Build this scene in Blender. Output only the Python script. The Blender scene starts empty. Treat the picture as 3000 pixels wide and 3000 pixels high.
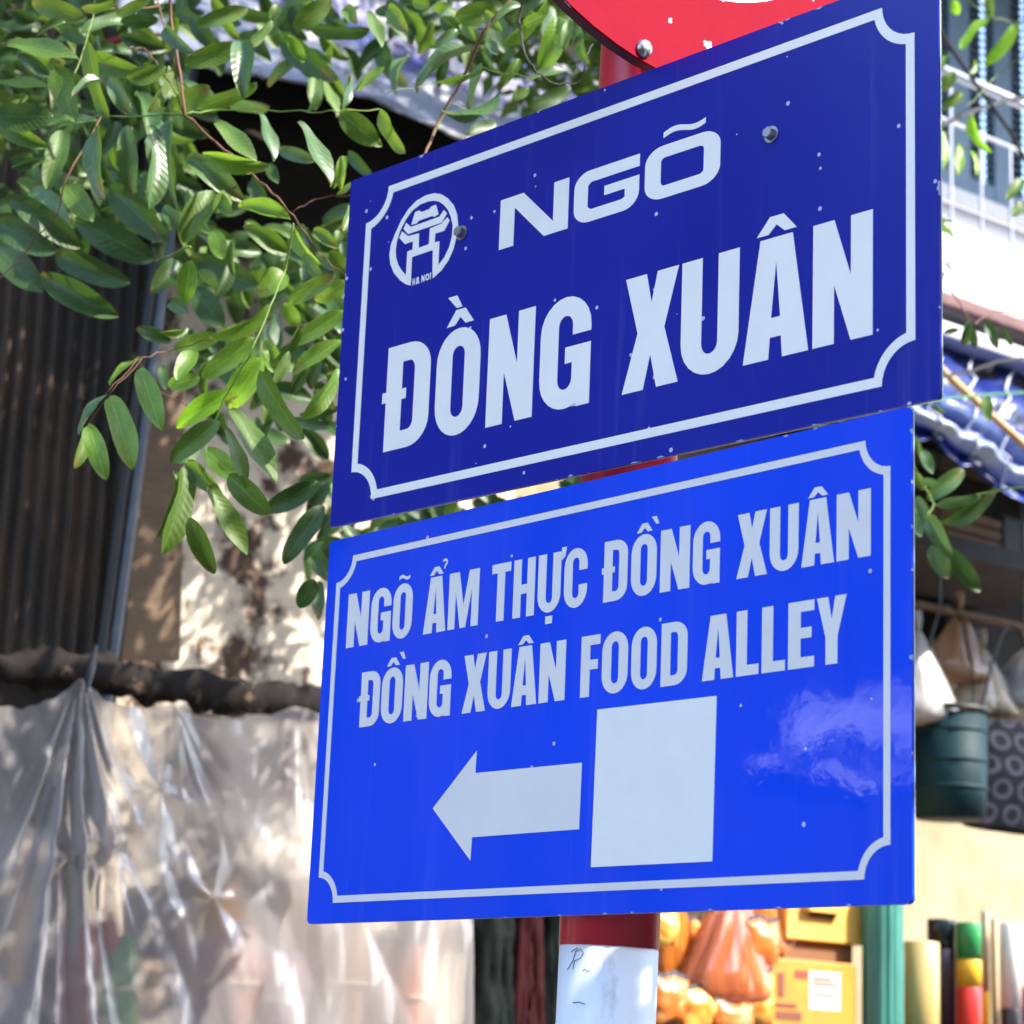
import bpy, math, random
import numpy as np
from mathutils import Vector, Matrix, noise
from mathutils.geometry import tessellate_polygon
R = math.radians
random.seed(7)
scene = bpy.context.scene
col = scene.collection

# ------------------------------------------------------------------ camera
F_PX, PIT, ROL = 6629.3, .2425, .0413          # focal length in px of a 3000 px frame, pitch, roll
CAM = Vector((0, 0, 1.6))
cam_d = bpy.data.cameras.new('camera')
cam = bpy.data.objects.new('camera', cam_d); col.objects.link(cam)
cam_d.sensor_width = 36; cam_d.lens = F_PX / 3000 * 36
cam_d.clip_start = .05; cam_d.clip_end = 2000
_r = Vector((1, 0, 0)); _u = Vector((0, -math.sin(PIT), math.cos(PIT))); _f = Vector((0, math.cos(PIT), math.sin(PIT)))
_R = _r * math.cos(ROL) + _u * math.sin(ROL); _U = -_r * math.sin(ROL) + _u * math.cos(ROL)
cam.matrix_world = Matrix(((_R.x, _U.x, -_f.x, CAM.x), (_R.y, _U.y, -_f.y, CAM.y), (_R.z, _U.z, -_f.z, CAM.z), (0, 0, 0, 1)))
cam_d.dof.use_dof = True; cam_d.dof.focus_distance = 2.1; cam_d.dof.aperture_fstop = 9.5
scene.camera = cam

# ------------------------------------------------------------------ light
SUN_EL = R(42); SUN_H = Vector((.95, -.31, 0)).normalized()
SUN = Vector((SUN_H.x * math.cos(SUN_EL), SUN_H.y * math.cos(SUN_EL), math.sin(SUN_EL)))
w = bpy.data.worlds.new('World'); scene.world = w; w.use_nodes = True
nt = w.node_tree; bg = nt.nodes['Background']
sky = nt.nodes.new('ShaderNodeTexSky'); sky.sky_type = 'NISHITA'; sky.sun_disc = False
sky.sun_elevation = SUN_EL; sky.sun_rotation = math.atan2(SUN.x, SUN.y)
nt.links.new(sky.outputs[0], bg.inputs[0]); bg.inputs[1].default_value = .15
sl = bpy.data.lights.new('sun', 'SUN'); sl.energy = 2.0; sl.angle = R(.5); sl.color = (1, .93, .82)
so = bpy.data.objects.new('sun', sl); col.objects.link(so)
so.rotation_euler = (-SUN).to_track_quat('-Z', 'Y').to_euler(); so.location = SUN * 30
vs = scene.view_settings; vs.view_transform = 'Standard'; vs.look = 'None'; vs.exposure = 2.7; vs.gamma = 1

# ------------------------------------------------------------------ pixel -> direction, planes
def ray(px, py):
    X, Y = px - 1500, py - 1500
    c, s = math.cos(ROL), math.sin(ROL)
    X, Y = c * X + s * Y, -s * X + c * Y
    return _r * (X / F_PX) + _u * (-Y / F_PX) + _f
def on_plane(px, py, p0, n):
    v = ray(px, py); return CAM + v * ((p0 - CAM).dot(n) / v.dot(n))
def at(px, py, y):                                  # point on the pixel's ray at distance y
    v = ray(px, py); return CAM + v * (y / v.y)
FA = R(37.5)                                        # the shop row across the pavement
FE = Vector((math.cos(FA), math.sin(FA), 0)); FN = Vector((math.sin(FA), -math.cos(FA), 0)); F0 = Vector((0, 5.5, 0))
def FP(s, o, z): return F0 + FE * s + FN * o + Vector((0, 0, z))
def sz(px, py, o=0):
    P = on_plane(px, py, F0 + FN * o, FN); return (P - F0).dot(FE), P.z

# ------------------------------------------------------------------ materials
MATS = {}
def mat(name, colr=(.5, .5, .5), rough=.6, spec=.5, metal=0, var=.0, vscale=6, col2=None, bump=0, bscale=40, coat=0, stretch=(1, 1, 1), thr=(.35, .7), trans=0):
    if name in MATS: return MATS[name]
    m = bpy.data.materials.new(name); m.use_nodes = True; n = m.node_tree; b = n.nodes['Principled BSDF']
    b.inputs['Base Color'].default_value = (*colr, 1); b.inputs['Roughness'].default_value = rough
    b.inputs['Specular IOR Level'].default_value = spec; b.inputs['Metallic'].default_value = metal
    b.inputs['Coat Weight'].default_value = coat
    tc = n.nodes.new('ShaderNodeTexCoord'); mp = n.nodes.new('ShaderNodeMapping'); mp.inputs['Scale'].default_value = stretch
    n.links.new(tc.outputs['Object'], mp.inputs[0])
    if var or col2:
        t = n.nodes.new('ShaderNodeTexNoise'); t.inputs['Scale'].default_value = vscale; t.inputs['Detail'].default_value = 6; t.inputs['Roughness'].default_value = .65
        n.links.new(mp.outputs[0], t.inputs[0])
        rp = n.nodes.new('ShaderNodeMapRange'); rp.inputs[1].default_value, rp.inputs[2].default_value = thr
        n.links.new(t.outputs[0], rp.inputs[0])
        mx = n.nodes.new('ShaderNodeMix'); mx.data_type = 'RGBA'
        c2 = col2 or tuple(c * (1 - var) for c in colr)
        mx.inputs[6].default_value = (*colr, 1); mx.inputs[7].default_value = (*c2, 1)
        n.links.new(rp.outputs[0], mx.inputs[0]); n.links.new(mx.outputs[2], b.inputs['Base Color'])
    if bump:
        t2 = n.nodes.new('ShaderNodeTexNoise'); t2.inputs['Scale'].default_value = bscale; t2.inputs['Detail'].default_value = 5
        n.links.new(mp.outputs[0], t2.inputs[0])
        bp = n.nodes.new('ShaderNodeBump'); bp.inputs['Strength'].default_value = bump; bp.inputs['Distance'].default_value = .01
        n.links.new(t2.outputs[0], bp.inputs['Height']); n.links.new(bp.outputs[0], b.inputs['Normal'])
    MATS[name] = m; return m

def sign_mat(name, colr, rough, speck, seed, spec, size, bsc):
    """glossy sign sheeting with fine specks, faint scratches and slightly wavy film"""
    m = mat(name, colr, rough, spec); n = m.node_tree; b = n.nodes['Principled BSDF']
    tc = n.nodes.new('ShaderNodeTexCoord')
    mp = n.nodes.new('ShaderNodeMapping'); mp.inputs['Location'].default_value = (seed, seed * 2, 0); n.links.new(tc.outputs['Object'], mp.inputs[0])
    v = n.nodes.new('ShaderNodeTexVoronoi'); v.inputs['Scale'].default_value = 46; n.links.new(mp.outputs[0], v.inputs[0])
    sp = n.nodes.new('ShaderNodeMath'); sp.operation = 'LESS_THAN'; sp.inputs[1].default_value = .10; n.links.new(v.outputs['Distance'], sp.inputs[0])
    sel = n.nodes.new('ShaderNodeSeparateColor'); n.links.new(v.outputs['Color'], sel.inputs[0])
    ss = n.nodes.new('ShaderNodeMath'); ss.operation = 'GREATER_THAN'; ss.inputs[1].default_value = 1 - speck; n.links.new(sel.outputs[0], ss.inputs[0])
    mu = n.nodes.new('ShaderNodeMath'); mu.operation = 'MULTIPLY'; n.links.new(sp.outputs[0], mu.inputs[0]); n.links.new(ss.outputs[0], mu.inputs[1])
    # thin scratches
    mp2 = n.nodes.new('ShaderNodeMapping'); mp2.inputs['Scale'].default_value = (26, 3.5, 1); mp2.inputs['Rotation'].default_value = (0, 0, .5 + seed); n.links.new(tc.outputs['Object'], mp2.inputs[0])
    v2 = n.nodes.new('ShaderNodeTexVoronoi'); v2.inputs['Scale'].default_value = 2; n.links.new(mp2.outputs[0], v2.inputs[0])
    s2 = n.nodes.new('ShaderNodeMath'); s2.operation = 'LESS_THAN'; s2.inputs[1].default_value = .06; n.links.new(v2.outputs['Distance'], s2.inputs[0])
    sel2 = n.nodes.new('ShaderNodeSeparateColor'); n.links.new(v2.outputs['Color'], sel2.inputs[0])
    s3 = n.nodes.new('ShaderNodeMath'); s3.operation = 'GREATER_THAN'; s3.inputs[1].default_value = .9; n.links.new(sel2.outputs[1], s3.inputs[0])
    s4 = n.nodes.new('ShaderNodeMath'); s4.operation = 'MULTIPLY'; n.links.new(s2.outputs[0], s4.inputs[0]); n.links.new(s3.outputs[0], s4.inputs[1])
    s5 = n.nodes.new('ShaderNodeMath'); s5.operation = 'MULTIPLY'; s5.inputs[1].default_value = .25; n.links.new(s4.outputs[0], s5.inputs[0])
    ad = n.nodes.new('ShaderNodeMath'); ad.operation = 'MAXIMUM'; n.links.new(mu.outputs[0], ad.inputs[0]); n.links.new(s5.outputs[0], ad.inputs[1])
    nz = n.nodes.new('ShaderNodeTexNoise'); nz.inputs['Scale'].default_value = 5; nz.inputs['Detail'].default_value = 7; n.links.new(mp.outputs[0], nz.inputs[0])
    hs = n.nodes.new('ShaderNodeMix'); hs.data_type = 'RGBA'; n.links.new(nz.outputs[0], hs.inputs[0])
    hs.inputs[6].default_value = (*[c * .84 for c in colr], 1); hs.inputs[7].default_value = (*[min(1, c * 1.14 + .002) for c in colr], 1)
    # nicks along the cut edge, faint dried drip streaks
    def M(op, a, c=None):
        q = n.nodes.new('ShaderNodeMath'); q.operation = op
        for i, x in enumerate((a, c)):
            if x is None: continue
            if isinstance(x, (int, float)): q.inputs[i].default_value = x
            else: n.links.new(x, q.inputs[i])
        return q.outputs[0]
    uvx = n.nodes.new('ShaderNodeSeparateXYZ'); n.links.new(tc.outputs['UV'], uvx.inputs[0])
    dx, dy = M('SUBTRACT', size[0] / 2, M('ABSOLUTE', uvx.outputs[0])), M('SUBTRACT', size[1] / 2, M('ABSOLUTE', uvx.outputs[1])); dm = M('MINIMUM', dx, dy)
    en = n.nodes.new('ShaderNodeTexNoise'); en.inputs['Scale'].default_value = 55; en.inputs['Detail'].default_value = 4; n.links.new(tc.outputs['UV'], en.inputs[0])
    nick = M('MULTIPLY', M('LESS_THAN', dm, M('MULTIPLY', M('SUBTRACT', en.outputs[0], .63), .026)), .8)
    dmap = n.nodes.new('ShaderNodeMapping'); dmap.inputs['Scale'].default_value = (60, 3, 1); n.links.new(tc.outputs['UV'], dmap.inputs[0])
    dn = n.nodes.new('ShaderNodeTexNoise'); dn.inputs['Scale'].default_value = 1; dn.inputs['Detail'].default_value = 3; n.links.new(dmap.outputs[0], dn.inputs[0])
    drip = n.nodes.new('ShaderNodeMapRange'); drip.inputs[1].default_value = .60; drip.inputs[2].default_value = .80; drip.inputs[4].default_value = .045; n.links.new(dn.outputs[0], drip.inputs[0])
    wear = M('MAXIMUM', M('MAXIMUM', ad.outputs[0], nick), drip.outputs[0])
    mx = n.nodes.new('ShaderNodeMix'); mx.data_type = 'RGBA'; n.links.new(wear, mx.inputs[0]); n.links.new(hs.outputs[2], mx.inputs[6]); mx.inputs[7].default_value = (.5, .52, .70, 1)
    n.links.new(mx.outputs[2], b.inputs['Base Color'])
    nb = n.nodes.new('ShaderNodeTexNoise'); nb.inputs['Scale'].default_value = bsc; nb.inputs['Detail'].default_value = 4; n.links.new(mp.outputs[0], nb.inputs[0])
    bp = n.nodes.new('ShaderNodeBump'); bp.inputs['Strength'].default_value = .10; bp.inputs['Distance'].default_value = .004 if bsc < 20 else .0012
    n.links.new(nb.outputs[0], bp.inputs['Height']); n.links.new(bp.outputs[0], b.inputs['Normal'])
    rr = n.nodes.new('ShaderNodeMapRange'); rr.inputs[3].default_value = rough * .7; rr.inputs[4].default_value = rough * 1.5; n.links.new(nz.outputs[0], rr.inputs[0]); n.links.new(rr.outputs[0], b.inputs['Roughness'])
    return m

def leaf_mat(name, c1, c2, rough, transl):
    m = bpy.data.materials.new(name); m.use_nodes = True; n = m.node_tree; b = n.nodes['Principled BSDF']
    oi = n.nodes.new('ShaderNodeObjectInfo')
    mx = n.nodes.new('ShaderNodeMix'); mx.data_type = 'RGBA'; mx.inputs[6].default_value = (*c1, 1); mx.inputs[7].default_value = (*c2, 1)
    n.links.new(oi.outputs['Random'], mx.inputs[0])
    tc = n.nodes.new('ShaderNodeTexCoord'); sx = n.nodes.new('ShaderNodeSeparateXYZ'); n.links.new(tc.outputs['UV'], sx.inputs[0])
    # u along the leaf 0..1, v 0 at midrib 1 at margin: slanting side veins
    a = n.nodes.new('ShaderNodeMath'); a.operation = 'MULTIPLY_ADD'; a.inputs[1].default_value = -.16; n.links.new(sx.outputs[1], a.inputs[0]); n.links.new(sx.outputs[0], a.inputs[2])
    s = n.nodes.new('ShaderNodeMath'); s.operation = 'MULTIPLY'; s.inputs[1].default_value = 70; n.links.new(a.outputs[0], s.inputs[0])
    si = n.nodes.new('ShaderNodeMath'); si.operation = 'SINE'; n.links.new(s.outputs[0], si.inputs[0])
    pw = n.nodes.new('ShaderNodeMapRange'); pw.inputs[1].default_value = .55; pw.inputs[2].default_value = 1; pw.inputs[3].default_value = 0; pw.inputs[4].default_value = .16; n.links.new(si.outputs[0], pw.inputs[0])
    mr = n.nodes.new('ShaderNodeMapRange'); mr.inputs[1].default_value = .10; mr.inputs[2].default_value = .02; mr.inputs[3].default_value = 0; mr.inputs[4].default_value = .7; n.links.new(sx.outputs[1], mr.inputs[0])
    mm = n.nodes.new('ShaderNodeMath'); mm.operation = 'MAXIMUM'; n.links.new(pw.outputs[0], mm.inputs[0]); n.links.new(mr.outputs[0], mm.inputs[1])
    m2 = n.nodes.new('ShaderNodeMix'); m2.data_type = 'RGBA'; n.links.new(mm.outputs[0], m2.inputs[0]); n.links.new(mx.outputs[2], m2.inputs[6]); m2.inputs[7].default_value = (*[min(1, c * 1.5 + .03) for c in c1], 1)
    nz = n.nodes.new('ShaderNodeTexNoise'); nz.inputs['Scale'].default_value = 5; n.links.new(tc.outputs['UV'], nz.inputs[0])
    m3 = n.nodes.new('ShaderNodeMix'); m3.data_type = 'RGBA'; m3.blend_type = 'MULTIPLY'; m3.inputs[0].default_value = .5; n.links.new(m2.outputs[2], m3.inputs[6]); n.links.new(nz.outputs[0], m3.inputs[7])
    tn = n.nodes.new('ShaderNodeTexNoise'); tn.inputs['Scale'].default_value = 7; n.links.new(tc.outputs['Object'], tn.inputs[0])
    ta = n.nodes.new('ShaderNodeMath'); ta.operation = 'MULTIPLY_ADD'; ta.inputs[1].default_value = .35; n.links.new(sx.outputs[0], ta.inputs[0]); n.links.new(tn.outputs[0], ta.inputs[2])
    tb = n.nodes.new('ShaderNodeMath'); tb.operation = 'MULTIPLY_ADD'; tb.inputs[1].default_value = .25; n.links.new(oi.outputs['Random'], tb.inputs[0]); n.links.new(ta.outputs[0], tb.inputs[2])
    tr_ = n.nodes.new('ShaderNodeMapRange'); tr_.inputs[1].default_value = 1.10; tr_.inputs[2].default_value = 1.16; tr_.inputs[4].default_value = .8; n.links.new(tb.outputs[0], tr_.inputs[0])
    m4 = n.nodes.new('ShaderNodeMix'); m4.data_type = 'RGBA'; n.links.new(tr_.outputs[0], m4.inputs[0]); n.links.new(m3.outputs[2], m4.inputs[6]); m4.inputs[7].default_value = (.16, .11, .03, 1); m3 = m4
    n.links.new(m3.outputs[2], b.inputs['Base Color']); b.inputs['Roughness'].default_value = rough; b.inputs['Specular IOR Level'].default_value = .5
    bp = n.nodes.new('ShaderNodeBump'); bp.inputs['Strength'].default_value = .06; bp.inputs['Distance'].default_value = .02; n.links.new(si.outputs[0], bp.inputs['Height']); n.links.new(bp.outputs[0], b.inputs['Normal'])
    tr = n.nodes.new('ShaderNodeBsdfTranslucent'); hs = n.nodes.new('ShaderNodeHueSaturation'); hs.inputs['Value'].default_value = 1.7; hs.inputs['Hue'].default_value = .485
    n.links.new(m3.outputs[2], hs.inputs['Color']); n.links.new(hs.outputs[0], tr.inputs[0])
    ms = n.nodes.new('ShaderNodeMixShader'); ms.inputs[0].default_value = transl; n.links.new(b.outputs[0], ms.inputs[1]); n.links.new(tr.outputs[0], ms.inputs[2])
    n.links.new(ms.outputs[0], n.nodes['Material Output'].inputs[0]); return m

def film_mat(name, colr, opac, rough=.22, gloss=.8, haze=0):
    """clear polythene film"""
    m = bpy.data.materials.new(name); m.use_nodes = True; n = m.node_tree
    for x in list(n.nodes):
        if x.type == 'BSDF_PRINCIPLED': n.nodes.remove(x)
    tp = n.nodes.new('ShaderNodeBsdfTransparent'); df = n.nodes.new('ShaderNodeBsdfDiffuse'); tl = n.nodes.new('ShaderNodeBsdfTranslucent'); gl = n.nodes.new('ShaderNodeBsdfGlossy')
    for q in (df, tl): q.inputs[0].default_value = (*colr, 1)
    gl.inputs['Roughness'].default_value = rough
    a = n.nodes.new('ShaderNodeMixShader'); a.inputs[0].default_value = .5; n.links.new(df.outputs[0], a.inputs[1]); n.links.new(tl.outputs[0], a.inputs[2])
    tc = n.nodes.new('ShaderNodeTexCoord'); nz = n.nodes.new('ShaderNodeTexNoise'); nz.inputs['Scale'].default_value = 4; nz.inputs['Detail'].default_value = 5; n.links.new(tc.outputs['Object'], nz.inputs[0])
    lw = n.nodes.new('ShaderNodeLayerWeight'); lw.inputs[0].default_value = .35
    mr = n.nodes.new('ShaderNodeMapRange'); mr.inputs[1].default_value = 0; mr.inputs[2].default_value = .8; mr.inputs[3].default_value = opac; mr.inputs[4].default_value = min(1, opac + .5); n.links.new(lw.outputs['Facing'], mr.inputs[0])
    ml = n.nodes.new('ShaderNodeMath'); ml.operation = 'MULTIPLY_ADD'; ml.inputs[1].default_value = .3; n.links.new(nz.outputs[0], ml.inputs[0]); 
    sb = n.nodes.new('ShaderNodeMath'); sb.operation = 'SUBTRACT'; sb.inputs[1].default_value = .15; n.links.new(mr.outputs[0], sb.inputs[0]); n.links.new(sb.outputs[0], ml.inputs[2])
    rf_ = n.nodes.new('ShaderNodeBsdfRefraction'); rf_.inputs['IOR'].default_value = 1.12; rf_.inputs['Roughness'].default_value = .45
    tm = n.nodes.new('ShaderNodeMixShader'); tm.inputs[0].default_value = haze; n.links.new(tp.outputs[0], tm.inputs[1]); n.links.new(rf_.outputs[0], tm.inputs[2])
    c = n.nodes.new('ShaderNodeMixShader'); n.links.new(ml.outputs[0], c.inputs[0]); n.links.new(tm.outputs[0], c.inputs[1]); n.links.new(a.outputs[0], c.inputs[2])
    fr = n.nodes.new('ShaderNodeFresnel'); fr.inputs[0].default_value = 1.5
    d = n.nodes.new('ShaderNodeMixShader'); fm = n.nodes.new('ShaderNodeMath'); fm.operation = 'MULTIPLY'; fm.inputs[1].default_value = gloss; n.links.new(fr.outputs[0], fm.inputs[0]); n.links.new(fm.outputs[0], d.inputs[0]); n.links.new(c.outputs[0], d.inputs[1]); n.links.new(gl.outputs[0], d.inputs[2])
    n.links.new(d.outputs[0], n.nodes['Material Output'].inputs[0]); return m

# ------------------------------------------------------------------ mesh builder
class MB:
    def __init__(self): self.v = []; self.f = []; self.smooth = False
    def add(self, vs, fs):
        k = len(self.v); self.v += [tuple(p) for p in vs]; self.f += [tuple(i + k for i in f) for f in fs]; return self
    def box(self, o, ex, ey, ez):                  # corner o and three edge vectors
        o, ex, ey, ez = map(Vector, (o, ex, ey, ez))
        p = [o, o + ex, o + ex + ey, o + ey]; p += [q + ez for q in p]
        return self.add(p, [(0, 3, 2, 1), (4, 5, 6, 7), (0, 1, 5, 4), (1, 2, 6, 5), (2, 3, 7, 6), (3, 0, 4, 7)])
    def fbox(self, s0, s1, o0, o1, z0, z1):        # box in the shop-row frame
        return self.box(FP(s0, o0, z0), FE * (s1 - s0), FN * (o1 - o0), Vector((0, 0, z1 - z0)))
    def tube(self, pts, r, n=8, cap=True):
        pts = [Vector(p) for p in pts]; rs = r if isinstance(r, (list, tuple)) else [r] * len(pts)
        rings = []; prev = None
        for i, p in enumerate(pts):
            t = (pts[min(i + 1, len(pts) - 1)] - pts[max(i - 1, 0)]).normalized()
            a = t.orthogonal().normalized() if prev is None else (prev - t * prev.dot(t)).normalized()
            prev = a; b = t.cross(a)
            rings.append([p + (a * math.cos(2 * math.pi * k / n) + b * math.sin(2 * math.pi * k / n)) * rs[i] for k in range(n)])
        fs = [(i * n + k, i * n + (k + 1) % n, (i + 1) * n + (k + 1) % n, (i + 1) * n + k) for i in range(len(pts) - 1) for k in range(n)]
        if cap: fs += [tuple(range(n))[::-1], tuple((len(pts) - 1) * n + k for k in range(n))]
        return self.add([q for rr in rings for q in rr], fs)
    def grid(self, fn, nu, nv):
        return self.add([fn(i / nu, j / nv) for j in range(nv + 1) for i in range(nu + 1)],
                        [(j * (nu + 1) + i, j * (nu + 1) + i + 1, (j + 1) * (nu + 1) + i + 1, (j + 1) * (nu + 1) + i) for j in range(nv) for i in range(nu)])
    def lathe(self, base, prof, n=20, ax=Vector((0, 0, 1))):
        base = Vector(base); a = ax.orthogonal().normalized(); b = ax.cross(a)
        vs = [base + ax * z + (a * math.cos(2 * math.pi * k / n) + b * math.sin(2 * math.pi * k / n)) * r for r, z in prof for k in range(n)]
        fs = [(i * n + k, i * n + (k + 1) % n, (i + 1) * n + (k + 1) % n, (i + 1) * n + k) for i in range(len(prof) - 1) for k in range(n)]
        return self.add(vs, fs)
    def plate(self, loops, org, ex, ey, en, h):    # flat shape with holes, standing h proud of the plane
        loops = [[Vector((x, y, 0)) for x, y in lp] for lp in loops]
        flat = [p for lp in loops for p in lp]
        tri = tessellate_polygon(loops)
        W = lambda p, hh: org + ex * p.x + ey * p.y + en * hh
        k = len(flat); vs = [W(p, h) for p in flat] + [W(p, 0) for p in flat]
        fs = []
        for t in tri:
            a, b, c = (flat[i] for i in t)
            fs.append(t if (b - a).cross(c - a).z > 0 else t[::-1])
        o = 0
        for lp in loops:
            m = len(lp)
            fs += [(o + i, o + (i + 1) % m, k + o + (i + 1) % m, k + o + i) for i in range(m)]
            o += m
        return self.add(vs, fs)
    def build(self, name, m, parent=None, base=None, smooth=False, bevel=0):
        L = Vector(parent['_base']) if parent is not None else (Vector(base) if base is not None else Vector((0, 0, 0)))
        me = bpy.data.meshes.new(name); me.from_pydata([tuple(Vector(p) - L) for p in self.v], [], self.f); me.update()
        if smooth: me.shade_smooth()
        if m: me.materials.append(m)
        o = bpy.data.objects.new(name, me); col.objects.link(o)
        if parent is not None: o.parent = parent
        else: o.location = L
        o['_base'] = tuple(L)
        if bevel:
            bm = o.modifiers.new('bevel', 'BEVEL'); bm.width = bevel; bm.segments = 2; bm.limit_method = 'ANGLE'
        return o
def tag(o, label, cat, group=None, kind=None):
    if label: o['label'] = label
    if cat: o['category'] = cat
    if group: o['group'] = group
    if kind: o['kind'] = kind
    return o
def thing(name, base, label, cat, group=None):
    o = bpy.data.objects.new(name, None); col.objects.link(o); o.location = base; o['_base'] = tuple(base); o.empty_display_size = .05
    return tag(o, label, cat, group)
def struct(o): o['kind'] = 'structure'; return o
def N3(p, s=1.): return noise.noise(Vector(p) * s)

# ------------------------------------------------------------------ ground
asphalt = mat('asphalt', (.06, .058, .055), .9, .3, var=.4, vscale=3, bump=.3, bscale=60)
struct(MB().add([(-300, -300, 0), (300, -300, 0), (300, 300, 0), (-300, 300, 0)], [(0, 1, 2, 3)]).build('street', asphalt))
paving = mat('paving', (.28, .26, .24), .85, .3, var=.35, vscale=5, bump=.2)
struct(MB().fbox(-12, 12, .0, 1.9, -.02, .12).build('pavement', paving))
struct(MB().box((-1.0, 1.3, -.02), (2.4, 0, 0), (0, 1.6, 0), (0, 0, .14)).build('kerb_island', paving))

# ---- houses across the street, behind the viewer: they keep the sky off the shop row
ochre = mat('ochre_render', (.42, .33, .20), .9, .2, var=.3, vscale=1.5); paneg = mat('dark_window', (.02, .025, .03), .2, .5)
op = thing('opposite_houses', FP(0, 8.2, 0), 'ochre rendered houses along the far side of the street', 'houses')
MB().fbox(-13, 13, 8.2, 9.2, 0, 6.4).build('wall', ochre, op); MB().fbox(-13.2, 13.2, 7.8, 9.4, 6.402, 6.6).build('roof', mat('roof_clay', (.25, .10, .06), .9), op)
for i in range(11):
    for z_ in (.9, 3.9): MB().fbox(-12.4 + i * 2.3, -11.2 + i * 2.3, 8.16, 8.198, z_, z_ + 2.0).build('window', paneg, op)
# ================================================================== SIGNS
TH, TH2 = .7953, .8476
UC = Vector((.0764, 2.0, 1.6 + .7273)); UW, UH = .75, .3814
UE = Vector((math.cos(TH), -math.sin(TH), 0)); UN = Vector((-math.sin(TH), -math.cos(TH), 0)); UZ = Vector((0, 0, 1))
LE = Vector((math.cos(TH2), -math.sin(TH2), 0)); LN = Vector((-math.sin(TH2), -math.cos(TH2), 0))
LC = UC + UE * -.0181 + UZ * -.3954; LW, LH = .7594, .3926
def uv_u(px, py): P = on_plane(px, py, UC, UN) - UC; return P.dot(UE), P.z
def uv_l(px, py): P = on_plane(px, py, LC, LN) - LC; return P.dot(LE), P.z
def q1(p): return 950 + p[0] * .5176, p[1] * .5176              # readings taken on enlarged crops of the photograph
def q2(p): return 1850 + p[0] * .5176, p[1] * .5176
def q3(p): return 900 + p[0] * .5176, 800 + p[1] * .5176
def q4(p): return 1800 + p[0] * .5176, 800 + p[1] * .5176
def q5(p): return 850 + p[0] * .5176, 1700 + p[1] * .5176
def q6(p): return 1800 + p[0] * .5176, 1700 + p[1] * .5176
def q7(p): return 1100 + p[0] * .17595, 540 + p[1] * .17595

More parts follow.
